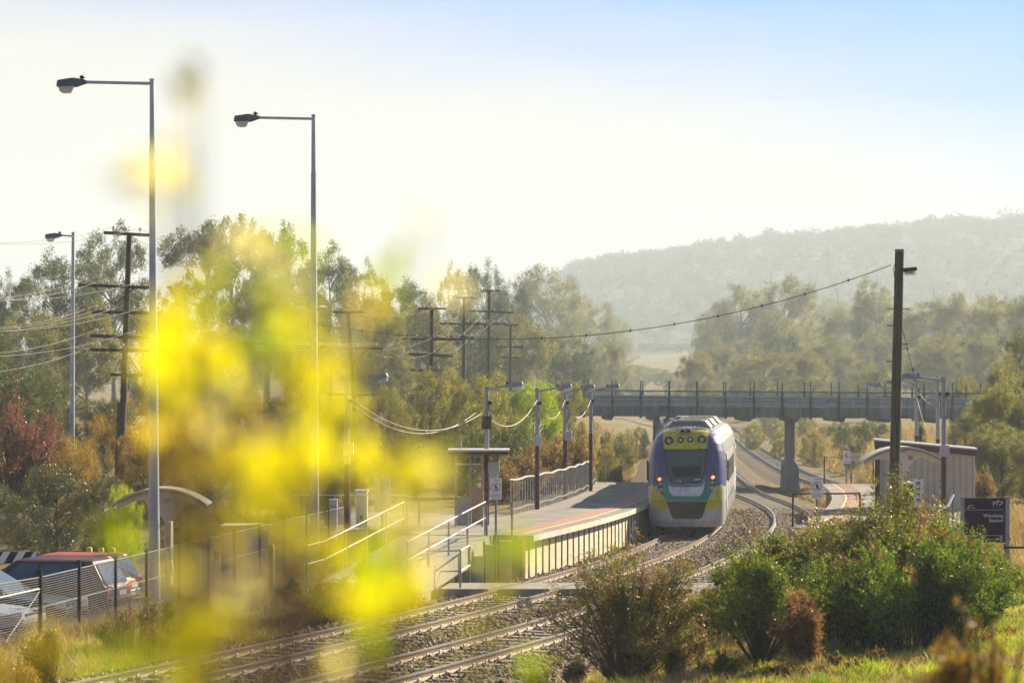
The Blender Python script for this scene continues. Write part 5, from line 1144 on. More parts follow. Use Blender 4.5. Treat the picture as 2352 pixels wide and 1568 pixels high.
# --- distant and middle trees
gumA = tree_proto('gum_tree', 1, 18, 13, 6, 34, 1.7, 1056, 0.286, l_gum, m_bark, .75, open_=1.05)
gumB = tree_proto('gum_tree', 2, 18, 10, 8, 17, 1.55, 1216, 0.260, l_gum, m_bark, .7, open_=1.35)
gumC = tree_proto('gum_tree', 3, 18, 16, 2.5, 62, 1.8, 832, 0.286, l_gumd, m_bark, .85, open_=.7)
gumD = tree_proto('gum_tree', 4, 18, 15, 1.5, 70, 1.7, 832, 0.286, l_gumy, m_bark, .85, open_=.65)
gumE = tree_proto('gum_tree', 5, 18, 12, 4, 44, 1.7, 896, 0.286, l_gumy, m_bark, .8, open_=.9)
gumF = tree_proto('gum_tree', 6, 18, 5, 10, 7, 1.25, 1056, 0.260, l_gumd, m_bark, .7, open_=1.3)
GL = 'gum trees beyond the line'
for a in (
    (gumC, 25, 217, 612, 146, 'dark gum at the left edge, lower than its neighbour'), (gumC, 130, 239, 565, 231, 'dense dark gum behind the distant thin lamp column'),
    (gumA, 262, 275, 497, 195, 'tall rounded gum directly behind the big telegraph pole top'), (gumB, 470, 268, 480, 183, 'tall airy gum left of the upper blossom, with pale bare trunks'),
    (gumB, 535, 275, 460, 146, 'tallest slender gum with gaps of sky through its crown'), (gumF, 613, 290, 458, 97, 'lone tufted gum crown on a thin trunk, left of the second lamp column'),
    (gumA, 660, 282, 500, 183, 'hazy olive gum behind the second lamp column'), (gumA, 760, 297, 545, 183, 'spreading gum just right of the second lamp column'),
    (gumC, 830, 319, 590, 158, 'rounded dark gum stepping down from the tall ones'), (gumC, 925, 340, 632, 207, 'low broad gum in the dip of the treeline'),
    (gumC, 1045, 369, 598, 120, 'dark gum with a notched top left of the valley'), (gumC, 1118, 377, 588, 150, 'darkest pointed gum of the clump left of the valley'),
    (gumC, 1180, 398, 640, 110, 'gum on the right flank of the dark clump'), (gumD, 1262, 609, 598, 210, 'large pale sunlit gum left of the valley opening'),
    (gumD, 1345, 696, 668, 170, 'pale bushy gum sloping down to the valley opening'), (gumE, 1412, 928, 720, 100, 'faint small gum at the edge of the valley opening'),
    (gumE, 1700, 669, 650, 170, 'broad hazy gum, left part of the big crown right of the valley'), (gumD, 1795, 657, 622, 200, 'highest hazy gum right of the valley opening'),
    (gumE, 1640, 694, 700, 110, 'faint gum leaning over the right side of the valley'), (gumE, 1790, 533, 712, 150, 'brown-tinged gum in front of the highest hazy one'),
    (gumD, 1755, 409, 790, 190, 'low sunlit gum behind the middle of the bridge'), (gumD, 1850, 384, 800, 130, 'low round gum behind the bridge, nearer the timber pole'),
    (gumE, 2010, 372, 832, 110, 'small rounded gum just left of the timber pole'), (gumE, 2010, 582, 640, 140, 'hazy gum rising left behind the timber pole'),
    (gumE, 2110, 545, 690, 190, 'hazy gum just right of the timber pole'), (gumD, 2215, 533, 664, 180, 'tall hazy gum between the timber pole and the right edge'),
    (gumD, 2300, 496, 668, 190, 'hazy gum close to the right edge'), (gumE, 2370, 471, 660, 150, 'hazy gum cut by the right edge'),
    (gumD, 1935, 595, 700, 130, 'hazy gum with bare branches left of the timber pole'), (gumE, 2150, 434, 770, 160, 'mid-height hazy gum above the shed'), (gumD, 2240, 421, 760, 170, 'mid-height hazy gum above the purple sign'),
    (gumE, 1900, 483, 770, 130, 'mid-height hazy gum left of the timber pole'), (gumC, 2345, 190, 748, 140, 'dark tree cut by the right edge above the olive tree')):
    put(*a, GL)
for i, (x, Y, top, w) in enumerate(((-60, 140, 640, 160), (80, 200, 700, 200), (200, 175, 690, 160), (330, 200, 640, 160), (420, 210, 690, 170), (585, 215, 640, 170), (700, 225, 650, 170), (870, 245, 690, 150), (985, 260, 680, 150), (1090, 290, 700, 160), (1400, 480, 770, 90), (1200, 310, 720, 160), (1300, 330, 760, 150), (520, 200, 720, 180))):
    put((gumC, gumD, gumE)[i % 3], x, Y, top, w, 'grey-green gum filling in the lower treeline behind the taller gums', 'infill gums of the left treeline')
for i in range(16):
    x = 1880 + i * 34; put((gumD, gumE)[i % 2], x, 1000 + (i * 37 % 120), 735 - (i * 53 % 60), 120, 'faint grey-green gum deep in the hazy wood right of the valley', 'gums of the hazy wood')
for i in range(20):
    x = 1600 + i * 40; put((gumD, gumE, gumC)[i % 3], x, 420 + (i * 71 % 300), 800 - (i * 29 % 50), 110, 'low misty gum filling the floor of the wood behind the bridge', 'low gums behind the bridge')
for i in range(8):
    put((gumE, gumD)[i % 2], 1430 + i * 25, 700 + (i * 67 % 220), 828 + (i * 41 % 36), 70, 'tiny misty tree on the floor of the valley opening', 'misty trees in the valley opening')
# bare dead trees standing out of the hazy wood
def bare(seed, name='bare_tree'):
    r = np.random.default_rng(seed); t = T(name, None, 'tree'); mb = MB()
    for k in range(4):
        x = r.normal() * 1.2; tip = Vector((x + r.normal() * 1.8, r.normal(), 18 * r.uniform(.75, 1))); b0 = Vector((x, 0, 0)); mb.tube([b0, b0.lerp(tip, .5) + Vector((r.normal() * .5, 0, 0)), tip], [.2, .13, .03], 5)
        for j in range(6):
            f = r.uniform(.45, .95); p = b0.lerp(tip, f); mb.tube([p, p + Vector((r.normal() * .8, r.normal() * .5, 1.2)), p + Vector((r.normal() * 1.6, r.normal(), r.uniform(1.5, 3)))], [.06, .045, .015], 4)
    mb.build('branches', m_bark, t); t['_h'] = 18; t['_w'] = 8; return t
bareA = bare(5)
for x, Y, top, w in ((1900, 620, 672, 60), (1940, 620, 660, 70), (1975, 640, 690, 50), (2160, 620, 655, 60), (2145, 600, 690, 40), (2290, 590, 690, 40)):
    put(bareA, x, Y, top, w, 'grey leafless trunk rising from the hazy wood by the timber pole', 'bare trunks in the hazy wood')
# --- bank of wattles and broom in the middle distance
bank = tree_proto('wattle_bush', 21, 5, 6.5, .3, 60, .72, 832, 0.104, l_bank, m_barkd, .8, tr=.012, open_=.6)
bankd = tree_proto('wattle_bush', 22, 5, 6, .2, 55, .72, 800, 0.104, l_gumd, m_barkd, .85, tr=.012, open_=.6)
brt = tree_proto('leafy_tree', 23, 6, 6, .6, 60, .75, 832, 0.114, l_brt, m_barkd, .85, tr=.014, open_=.6)
brn = shrub_proto('broom_bush', 24, 3, 4, 90, 130, .14, l_brn, m_twig, .25, 1, .16, npd=5)
dkg = tree_proto('leafy_shrub', 25, 4, 5, .1, 55, .58, 960, 0.068, l_dkg, m_barkd, .85, tr=.014, open_=.6)
ora = tree_proto('leafy_shrub', 26, 4, 5, .1, 50, .58, 896, 0.068, l_ora, m_barkd, .8, tr=.014, open_=.6)
ylw = tree_proto('leafy_shrub', 27, 4, 5, .1, 50, .58, 896, 0.073, l_brt, m_barkd, .8, tr=.014, open_=.6)
rus = shrub_proto('russet_tree', 28, 5, 5, 150, 130, .14, l_redl, m_barkd, .12, 1, .10, arch=.1, stem_r=.03, npd=4)
BG = 'bushes on the bank behind the train-side platform'
for a in ((bank, 880, 112, 890, 180, 'olive wattle bush behind the leaning telegraph pole'), (bankd, 905, 100, 985, 190, 'dark green wattle bush low behind the station entrance'), (bank, 985, 125, 852, 210, 'highest wattle bush of the bank, under the four-armed pole'),
          (bank, 1085, 118, 868, 210, 'broad wattle bush behind the meter-box lamp'), (bankd, 1060, 104, 985, 160, 'dark wattle bush behind the small shelter'), (bankd, 1160, 112, 960, 140, 'dark wattle bush between the meter-box lamp and the white-box lamp'),
          (brt, 1228, 132, 852, 130, 'bright lime-green tree above the platform lamps'), (bank, 1040, 132, 850, 140, 'feathery wattle between the grouped telegraph poles'), (bank, 1310, 140, 880, 130, 'olive bush at the left end of the bridge'),
          (bank, 800, 108, 930, 150, 'wattle bush half hidden behind the blossom'), (bank, 1130, 135, 858, 170, 'wattle bush just left of the lime-green tree'), (bank, 1265, 120, 1000, 120, 'olive bush below the lime-green tree')): put(*a, BG)
for a in ((brn, 1200, 102, 1030, 130, 'brown broom behind the start of the picket fence'), (brn, 1260, 108, 1000, 120, 'brown broom behind the middle of the picket fence'), (brn, 1320, 114, 985, 110, 'brown broom behind the far end of the picket fence'),
          (brn, 1155, 98, 1060, 90, 'low brown broom right of the grey switch cabinet'), (brn, 2110, 118, 1010, 90, 'tawny pampas-like broom behind the shed roof')): put(*a, 'brown broom bushes')
for a in ((bankd, 1405, 150, 985, 90, 'grey-green bush under the left end of the bridge'), (bank, 1395, 135, 1020, 70, 'grey-green bush beyond the end of the train-side platform'), (bankd, 1930, 230, 962, 62, 'left one of the two round bushes seen under the bridge'), (bankd, 1978, 225, 962, 56, 'right one of the two round bushes seen under the bridge'),
          (bank, 1850, 300, 945, 60, 'faint bush low on the slope under the bridge'), (bank, 1775, 320, 950, 70, 'faint bush under the bridge near the tracks'), (bank, 1900, 260, 975, 60, 'pale bush beside the two round bushes')): put(*a, 'bushes seen under the bridge')
for i, (x, Y, top, w) in enumerate(((1440, 190, 985, 60), (1470, 230, 975, 50), (1730, 260, 968, 60), (1560, 300, 955, 50), (1870, 210, 985, 70), (1960, 190, 1000, 60), (1790, 230, 985, 50), (2010, 240, 960, 70))):
    put((bank, bankd)[i % 2], x, Y, top, w, 'small grey-green scrub on the dry slope beyond the bridge pier', 'scrub beyond the bridge')
for i, (x, Y, top, w) in enumerate(((90, 130, 900, 150), (200, 128, 905, 150), (310, 126, 900, 150), (400, 128, 890, 150), (480, 124, 905, 150), (570, 126, 890, 150), (650, 122, 900, 150), (730, 122, 905, 150), (810, 128, 890, 140), (0, 128, 880, 150), (360, 112, 960, 150), (520, 112, 960, 150), (700, 110, 965, 140))):
    put((bank, bankd, ora)[i % 3], x, Y, top, w, 'undergrowth bush filling the slope behind the garden shrubs', 'undergrowth behind the garden')
# trees on the right
gumR = tree_proto('olive_tree', 31, 7, 7, .4, 80, .8, 1056, 0.114, l_gumy, m_barkd, .8, tr=.015, open_=.6)
for a in ((gumR, 2335, 128, 845, 210, 'big olive-green tree at the right edge beside the bridge end'), (gumR, 2262, 145, 905, 140, 'olive tree hiding the right end of the bridge'), (gumR, 2300, 122, 960, 190, 'dark lower olive tree right of the shed'), (gumR, 2230, 170, 850, 120, 'thin olive tree above the right end of the bridge'), (gumR, 2385, 118, 980, 150, 'olive tree cut by the right edge'), (gumR, 2330, 160, 800, 130, 'ochre-tinged olive tree below the dark one at the right edge')): put(*a, 'olive trees at the right')
for a in ((brn, 2255, 112, 1075, 70, 'rusty broom at the foot of the shed right wall'), (brn, 2215, 110, 1015, 50, 'rusty broom tip above the shed roof')): put(*a, 'brown broom bushes')
def pine():
    t = tree_proto('pine_tree', 33, 3.2, 1.6, .3, 60, .24, 110, .09, l_gumd, m_barkd, .6, shape='cone', tr=.016); t['category'] = 'tree'; return t
put(pine(), 2116, 108, 940, 52, 'little dark pine behind the shed', None)
# left garden
GG = 'garden shrubs behind the car park'
for a in ((rus, 35, 92, 895, 190, 'large russet-leaved tree at the left edge'), (rus, 110, 96, 930, 110, 'smaller russet-leaved tree leaning right'), (ora, 175, 84, 985, 140, 'yellow-green and orange shrub left of the big telegraph pole'), (dkg, 130, 78, 1050, 200, 'dark glossy shrub above the maroon van'),
          (dkg, 235, 76, 1075, 130, 'dark glossy shrub below the big telegraph pole'), (ora, 330, 88, 960, 150, 'orange-brown shrub right of the big telegraph pole'), (ylw, 285, 74, 1105, 90, 'low yellow-green shrub at the curved shelter'),
          (ora, 440, 88, 930, 170, 'orange shrub behind the tallest lamp column'), (dkg, 540, 84, 980, 170, 'dark shrub between the two lamp columns'), (ora, 600, 92, 930, 150, 'orange shrub behind the yellow blossom'), (dkg, 690, 88, 1000, 130, 'dark shrub behind the second lamp column'),
          (dkg, 770, 82, 1020, 110, 'glossy shrub with glinting leaves right of the second lamp column'), (dkg, 430, 78, 1080, 150, 'dark shrub under the curved shelter roof'), (dkg, 55, 80, 1130, 120, 'low dark shrub behind the striped board'), (ora, 240, 100, 930, 120, 'low olive and orange shrub under the distant lamp column'), (dkg, -10, 84, 1100, 120, 'dark shrub at the left edge under the russet tree'),
          (dkg, 250, 120, 905, 130, 'dark rounded shrub behind the big telegraph pole'), (bankd, 60, 120, 830, 190, 'dim green tree behind the russet one'), (ora, 650, 76, 1120, 110, 'orange shrub behind the dim purple sign')): put(*a, GG)
# --- foreground bushes (unique, finely leaved)
def hero(x, Y, top, w_px, seed, leaf, dead_f, label, nst, per, dead=None, Ls=.06, **kw):
    X = wx(x, Y); z = g(X, Y); H = wz(top, Y) - z; W = w_px * Y / F
    t = shrub_proto('foreground_bush', seed, H, W, nst, per, Ls, leaf, m_twig if dead_f > .3 else m_barkd, dead=dead, dead_f=dead_f, **kw); t.location = (X, Y, z)
    tag(t, label, 'bush', 'bushes in the foreground'); return t
hero(1440, 47.6, 1240, 440, 41, l_busho, .62, 'twiggy brown and green bush in front of the tracks', 170, 330, l_brn, .055, foot=.06, cl_r=.10, arch=.1, low=.2, npd=8)
hero(1745, 47.6, 1265, 380, 42, l_bushg, .0, 'slender green bush with a bare dark stem right of the twiggy one', 80, 330, None, .06, foot=.03, cl_r=.13, arch=-.1, low=.4)
hero(1872, 46.4, 1345, 210, 43, l_rust, .9, 'dead rust-brown bush in front of the green mass', 50, 330, l_rust, .06, foot=.12, cl_r=.13, low=.1)
hero(1860, 57, 1185, 430, 44, l_busho, .08, 'olive bush at the left of the big green mass', 150, 330, l_rust, .07, foot=.25, cl_r=.11, low=.15)
hero(2055, 56, 1118, 470, 45, l_busho, .08, 'tall olive bush reaching the foot of the timber pole', 190, 330, l_rust, .07, foot=.25, cl_r=.11, low=.15)
hero(2110, 50.0, 1225, 480, 46, l_bushv, .03, 'vivid green bush in the middle of the right foreground', 170, 340, l_rust, .065, foot=.25, cl_r=.11, low=.1)
hero(2210, 57, 1185, 290, 47, l_bushg, .05, 'green bush directly below the purple station sign', 120, 330, l_rust, .065, foot=.25, cl_r=.11, low=.12)
hero(2035, 53.5, 1235, 110, 48, l_rust, .95, 'tan dead broom sprig inside the green mass', 34, 260, l_brn, .055, foot=.2, cl_r=.12, low=.4)
hero(1905, 54.0, 1300, 300, 49, l_bushg, .25, 'shaded low bush behind the dead rust-brown one', 80, 300, l_rust, .06, foot=.3, cl_r=.12, low=.1)
hero(1655, 58, 1350, 130, 50, l_bushg, .1, 'small green bush hugging the track edge', 40, 260, l_brn, .055, foot=.15, cl_r=.13)
hero(2275, 56, 1300, 80, 51, l_dkg, .0, 'small dark fir-like bush under the sign post', 50, 240, None, .06, foot=.3, cl_r=.12)
hero(2270, 9.5, 1425, 420, 52, l_brn, .5, 'blurred brown bush close to the camera in the lower right corner', 60, 260, l_ora, .022, foot=.3, cl_r=.10, npd=4)
hero(2140, 11, 1500, 190, 53, l_brn, .3, 'blurred brown sprig left of the corner bush', 34, 220, l_ora, .024, foot=.3, cl_r=.12, npd=3)
hero(658, 66, 1330, 78, 54, l_bushg, .0, 'round green shrub between the fence and the tracks', 60, 240, None, .07, foot=.3, cl_r=.12)
hero(368, 57, 1350, 90, 55, l_bushg, .1, 'small green weed bush at the foot of the fence', 34, 200, l_brn, .06, foot=.3, cl_r=.16)
hero(110, 49.6, 1452, 160, 56, l_busho, .25, 'dark feathery bush at the bottom left before the fence', 60, 260, l_brn, .055, foot=.2, cl_r=.15, arch=-.1)
hero(300, 55.5, 1372, 150, 57, l_brn, .8, 'dry brown thicket at the foot of the fence', 80, 90, l_rust, .05, foot=.4, cl_r=.14)
hero(740, 63, 1318, 120, 58, l_ora, .1, 'orange-brown bush right of the round green shrub', 60, 200, l_brn, .07, foot=.3, cl_r=.14)
hero(935, 65.3, 1290, 150, 73, l_brt, .3, 'yellow-green bush at the end of the ramp by the crossing path', 50, 200, l_brn, .06, foot=.3, cl_r=.14, npd=6)
hero(790, 64.5, 1300, 150, 74, l_ora, .4, 'straw-tinged bush hiding the ramp wall', 60, 200, l_brn, .06, foot=.3, cl_r=.14, npd=6)
hero(830, 66, 1275, 120, 59, l_brt, .2, 'yellow-green bush covering the foot of the ramp', 60, 220, l_brn, .07, foot=.3, cl_r=.14)
hero(470, 57.5, 1395, 130, 60, l_brn, .5, 'dry straw-coloured bush between fence and track', 60, 120, l_brn, .06, foot=.4, cl_r=.14)
hero(20, 47, 1470, 130, 61, l_ora, .3, 'orange weeds in the bottom left corner', 40, 160, l_brn, .05, foot=.4, cl_r=.15)
hero(1965, 51.0, 1250, 320, 62, l_bushg, .12, 'mid-green bush filling the gap left of the vivid green one', 90, 330, l_rust, .07, foot=.3, cl_r=.11, low=.1)
hero(1790, 56, 1225, 300, 63, l_bushg, .1, 'green bush behind the slender one, next to the ballast', 80, 330, l_rust, .07, foot=.3, cl_r=.11, low=.15)
hero(2205, 51.0, 1250, 300, 64, l_bushv, .1, 'bright green bush on the sign side of the vivid one', 90, 330, l_rust, .065, foot=.3, cl_r=.11, low=.1)
hero(1950, 58, 1150, 320, 65, l_busho, .12, 'olive sprigs rising in front of the shed-side ramp', 70, 300, l_rust, .07, foot=.3, cl_r=.12, low=.3)
hero(2130, 58, 1130, 330, 66, l_busho, .08, 'olive sprigs rising between timber pole and purple sign', 80, 300, l_rust, .07, foot=.3, cl_r=.12, low=.3)
for i, (x, Y, top, w) in enumerate(((1560, 46.5, 1470, 90), (1610, 49, 1440, 80), (1650, 46, 1490, 100), (1330, 46.8, 1505, 90), (1240, 47, 1520, 90), (1690, 52, 1420, 70), (1940, 46, 1500, 110), (2010, 47, 1490, 90), (1820, 45.5, 1530, 110), (2240, 49, 1460, 90), (2320, 52, 1440, 90), (1540, 53, 1400, 60), (2100, 45.5, 1525, 100))):
    hero(x, Y, top, w, 80 + i, (l_busho, l_rust, l_bushg)[i % 3], .45, 'low tangle of weeds and dry twigs between the foreground bushes', 34, 120, l_brn, .05, foot=.4, cl_r=.2, low=.05)['group'] = 'low weeds between the foreground bushes'
hero(2000, 54.5, 1170, 330, 70, l_busho, .12, 'olive bush in the core of the green mass', 120, 330, l_rust, .07, foot=.3, cl_r=.11, low=.1, npd=6)
hero(2170, 54.0, 1190, 330, 71, l_bushg, .06, 'full green bush in front of the sign-side olive sprigs', 120, 330, l_rust, .07, foot=.3, cl_r=.11, low=.1, npd=6)
hero(1850, 53.0, 1275, 280, 72, l_bushg, .1, 'green bush linking the slender bush with the green mass', 90, 330, l_rust, .07, foot=.3, cl_r=.11, low=.1, npd=6)
# --- grass
def blades(n, fn, hmin, hmax, w, tuft=14):
    r = np.random.default_rng(99); P = []
    while len(P) < n:
        q = fn(r)
        if q is not None: P.append(q)
    P = np.array(P); n = len(P); h = r.uniform(hmin, hmax, n)[:, None]
    if tuft:                                             # gather the blades of one tuft, tufts of uneven size
        c = np.repeat(np.arange(n // tuft), tuft); P = P[:len(c)]; n = len(c); hh = r.uniform(hmin, hmax, n // tuft + 1) * r.choice([.6, 1, 1.7], n // tuft + 1)
        h = (hh[c] * r.uniform(.6, 1.1, n))[:, None]; P = P[c * tuft] + np.concatenate([r.normal(size=(n, 2)) * .06, np.zeros((n, 1))], 1)
    d = unit(r.normal(size=(n, 3)) * np.array([.5, .5, .1]) + np.array([0, 0, 1])); s = unit(np.cross(d, r.normal(size=(n, 3)))) * w
    tip = P + d * h; V = np.stack([P - s, P + s, tip + s * .2 + d * 0 + np.stack([d[:, 0], d[:, 1], -0 * d[:, 2]], 1) * h * .4], 1).reshape(-1, 3)
    return V, np.arange(3 * n).reshape(n, 3)
def patch(px0, px1, Y0, Y1, omin=None, dens=None):
    def fn(r):
        Y = Y0 + (Y1 - Y0) * r.uniform() ** 1.3; x = wx(r.uniform(px0, px1), Y); o = lat(x, Y)
        if omin and omin[0] < o < omin[1]: return None
        if dens and dens(x, Y) < r.uniform(): return None
        return (x, Y, g(x, Y) - .02)
    return fn
def clump(x, Y): return .15 + .85 * (math.sin(x * 2.1 + math.sin(Y * 1.3) * 2) * math.sin(Y * 1.7 + x) > -.1)
KO = (D1 - 2.6, 2.7)
V, Q = blades(70000, patch(1200, 2420, 41, 72, (D1 - 30, 3.2), clump), .05, .15, .010); tag(mesh_np('yellow_grass', V, Q, l_grass), kind='stuff')
V, Q = blades(46000, patch(1850, 2420, 41, 62, (D1 - 30, 3.2), lambda x, Y: (1.1 - clump(x * .7, Y * .6)) * (.25 + .75 * (x > wx(1950, Y)))), .06, .20, .011); tag(mesh_np('green_grass', V, Q, l_grassg), kind='stuff')
V, Q = blades(52000, patch(1200, 2420, 41, 80, (D1 - 30, 2.9), lambda x, Y: 1 - clump(x, Y) * .8), .06, .26, .008); tag(mesh_np('straw_grass', V, Q, l_straw), kind='stuff')
V, Q = blades(36000, patch(-60, 1150, 45, 80, (D1 - 2.7, 40), lambda x, Y: 1 if fence_x(Y) - .3 < x else .0), .12, .42, .009); tag(mesh_np('straw_grass', V, Q, l_straw), kind='stuff')
V, Q = blades(14000, patch(-60, 1150, 45, 80, (D1 - 2.2, 40), lambda x, Y: clump(x, Y) if fence_x(Y) < x else 0), .06, .25, .010); tag(mesh_np('green_grass', V, Q, l_grassg), kind='stuff')
def weeds(r):                                             # weeds between the tracks
    Y = 44 + 24 * r.uniform(); o = r.choice([r.uniform(-2.9, -.9), r.uniform(D1 - .7, D1 + .6), r.uniform(1.0, 2.6), r.uniform(-.7, .7)]); x, y = cpt(C2, Y, o)
    if clump(x * .6, y * .8) < .5 or r.uniform() > 1.15 - (Y - 44) / 26: return None
    return (x, y, -.22)
V, Q = blades(9000, weeds, .05, .18, .010); tag(mesh_np('track_weeds', V, Q, l_grassg), kind='stuff')
V, Q = blades(9000, weeds, .05, .22, .008); tag(mesh_np('dry_track_weeds', V, Q, l_straw), kind='stuff')
V, Q = blades(40000, lambda r: (lambda Y: (lambda x: (x, Y, g(x, Y) - .03) if abs(lat(x, Y) + 1.9) > 5 and abs(x - np.interp(Y, YG, C3)) > 3.4 else None)(wx(r.uniform(1360, 2300), Y)))(120 + 180 * r.uniform() ** 1.4), .35, 1.0, .03); tag(mesh_np('long_dry_grass', V, Q, l_straw), kind='stuff')
V, Q = blades(14000, patch(2230, 2420, 66, 112, (-40, 7.6), lambda x, Y: 1 if abs(x - np.interp(Y, YG, C3)) > 3.2 else 0), .15, .6, .014); tag(mesh_np('straw_grass', V, Q, l_straw), kind='stuff')
# --- yellow spray close to the camera: stems, leaves and blossom of one shrub
def near_shrub():
    Y0 = 1.75; t = T('flowering_shrub', 'blurred yellow-green flowering shrub filling the left foreground close to the camera', 'shrub', (wx(600, Y0), Y0, g(wx(600, Y0), Y0))); L = np.array(t.location)
    r = np.random.default_rng(5); put_ = {k: ([], []) for k in 'ygapo'}
    B = [  # column, row, radius, kind, density
        (464, 180, 22, 'o', 1.6), (436, 240, 26, 'o', 1.5), (428, 310, 34, 'p', .8), (405, 385, 48, 'p', .55), (395, 420, 50, 'y', .35), (370, 330, 30, 'p', .25),
        (390, 720, 62, 'y', 1.5), (350, 790, 70, 'y', 1.5), (430, 800, 50, 'y', 1.2), (320, 870, 45, 'y', .8), (385, 880, 50, 'y', .9), (450, 700, 40, 'g', .8), (545, 560, 50, 'p', .35), (500, 620, 45, 'p', .35), (540, 650, 50, 'g', .5), (640, 560, 60, 'p', .35), (650, 540, 40, 'g', .5), (655, 640, 50, 'g', .7),
        (880, 670, 60, 'g', .8), (920, 655, 45, 'g', .6), (985, 575, 28, 'p', .5), (975, 640, 40, 'p', .3), (640, 760, 60, 'g', .9), (700, 720, 50, 'p', .4), (620, 810, 40, 'g', .6), (740, 800, 45, 'y', .7), (745, 860, 62, 'y', 1.3), (700, 880, 50, 'y', .9), (800, 790, 50, 'p', .6), (760, 930, 50, 'y', .8), (800, 700, 40, 'a', .3),
        (450, 950, 60, 'p', .7), (500, 1000, 60, 'a', .6), (560, 930, 45, 'y', .6), (590, 1040, 60, 'a', .6), (640, 1050, 62, 'y', 1.0), (680, 1010, 50, 'y', .9), (700, 1090, 62, 'y', .9), (620, 1120, 60, 'y', .9), (580, 1180, 45, 'y', .7), (330, 1010, 45, 'a', .5), (390, 1020, 60, 'a', .5), (440, 1060, 50, 'a', .5),
        (210, 1225, 45, 'g', .9), (255, 1215, 40, 'g', .7), (290, 1235, 35, 'g', .5), (450, 1160, 50, 'p', .5), (470, 1200, 45, 'a', .5), (420, 1260, 50, 'y', .6), (500, 1250, 50, 'a', .6), (560, 1310, 60, 'p', .7), (590, 1280, 40, 'p', .4), (520, 1370, 50, 'p', .5),
        (440, 1390, 58, 'y', .9), (400, 1440, 55, 'y', .8), (470, 1450, 50, 'y', .8), (420, 1520, 60, 'y', .8), (360, 1560, 60, 'g', .6), (960, 1060, 55, 'p', .4), (940, 1110, 55, 'y', .6), (985, 1120, 50, 'y', .6), (970, 1180, 50, 'p', .6), (930, 1240, 55, 'p', .6), (900, 1190, 50, 'y', .5), (950, 1290, 40, 'p', .45),
        (860, 1330, 62, 'g', 1.1), (830, 1380, 62, 'y', 1.0), (900, 1370, 60, 'y', .9), (870, 1290, 45, 'g', .7), (950, 1380, 45, 'y', .6), (1190, 1260, 45, 'g', .8), (1150, 1290, 45, 'g', .7), (1180, 1215, 30, 'p', .4), (1160, 1340, 40, 'y', .4), (800, 1530, 55, 'p', .6), (740, 1550, 50, 'y', .5), (860, 1560, 45, 'y', .5),
        (225, 1520, 45, 'g', .9), (260, 1560, 40, 'g', .6), (60, 1510, 55, 'a', .9), (20, 1550, 45, 'a', .8), (650, 1260, 50, 'y', .5), (700, 1200, 50, 'y', .5), (780, 1240, 45, 'y', .45), (1080, 1420, 40, 'y', .3), (620, 700, 40, 'y', .4), (360, 560, 24, 'p', .3), (480, 760, 45, 'y', .5), (560, 860, 45, 'p', .5), (660, 960, 50, 'p', .5), (830, 1100, 50, 'y', .5), (350, 1320, 50, 'y', .6), (430, 1340, 40, 'p', .5), (480, 1520, 45, 'a', .6), (390, 1490, 60, 'y', .8), (300, 1450, 45, 'g', .5), (560, 1450, 40, 'a', .4), (720, 1270, 45, 'y', .7), (860, 1410, 60, 'g', .8), (400, 660, 40, 'y', .8), (370, 850, 60, 'y', .8), (340, 930, 45, 'g', .5), (760, 890, 45, 'y', .8), (1210, 1540, 50, 'g', .4), (1100, 1555, 45, 'g', .4)]
    mb = MB(); hub = Vector((wx(560, Y0), Y0 + .05, g(wx(600, Y0), Y0) - .05)); cs = []
    for x, y, rad, k, de in B:
        if x < 430 and y > 600: x += 22
        Y = Y0 + r.uniform(-.15, .55); c = np.array([wx(x, Y), Y, wz(y, Y)]); rr = rad * Y / F; n = int((6.0 if k in 'yg' else 3.2) * de * (rad / 50) ** 2) + 2
        p = ball_pts(c, rr * .82, n, r, .3, 1.25); put_[k][0].append(p); cs.append(Vector(c))
        mb.tube([hub + Vector((r.normal() * .03, 0, 0)), hub.lerp(Vector(c), .55) + Vector((0, 0, .03)), Vector(c)], [.0028, .002, .001], 5, False)
    mb.build('stem', m_twig, t, off=L)
    for k, nm, m in (('y', 'blossom', l_ylw), ('g', 'leaves', l_ylg), ('a', 'amber_leaves', l_ambr), ('p', 'pale_leaves', l_pale), ('o', 'olive_leaves', l_oliv)):
        P = np.concatenate(put_[k][0]) - L; V, Q = leaf_geo(P, .026, .015, r); mesh_np(nm, V, Q, m, t)
near_shrub()
# ================================================================ HILL, SKY, HAZE, LIGHT, CAMERA
HP = [(-700, 905), (0, 890), (600, 800), (900, 800), (1180, 770), (1260, 675), (1312, 626), (1500, 602), (1700, 574), (1900, 556), (2100, 538), (2352, 522), (2900, 500), (3600, 480)]
YH = 2200.
def ridge(x): return wz(float(np.interp(CX + x * F / YH, [p[0] for p in HP], [p[1] for p in HP])), YH) + 1.2 * math.sin(x * .09) + .8 * math.sin(x * .23 + 1)
hx = np.arange(-780, 930, 13.); hy = np.linspace(1320, 2600, 32)
def hz(x, y):
    f = sstep(1320, YH, y) if y < YH else 1 - .5 * sstep(YH, 2900, y)
    return 18 + (ridge(x) - 18) * f + 1.5 * math.sin(x * .05 + y * .03) * min(1, f * 2)
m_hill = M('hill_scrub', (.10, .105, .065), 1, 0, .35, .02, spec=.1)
V = np.array([(x, y, hz(x, y)) for y in hy for x in hx]); ii = np.arange(len(V)).reshape(len(hy), len(hx))
Q = np.stack([ii[:-1, :-1], ii[:-1, 1:], ii[1:, 1:], ii[1:, :-1]], -1).reshape(-1, 4)
o = mesh_np('hill', V, Q, m_hill); o['kind'] = 'structure'; o.data.polygons.foreach_set('use_smooth', np.ones(len(Q), bool))
r = np.random.default_rng(77); P = []
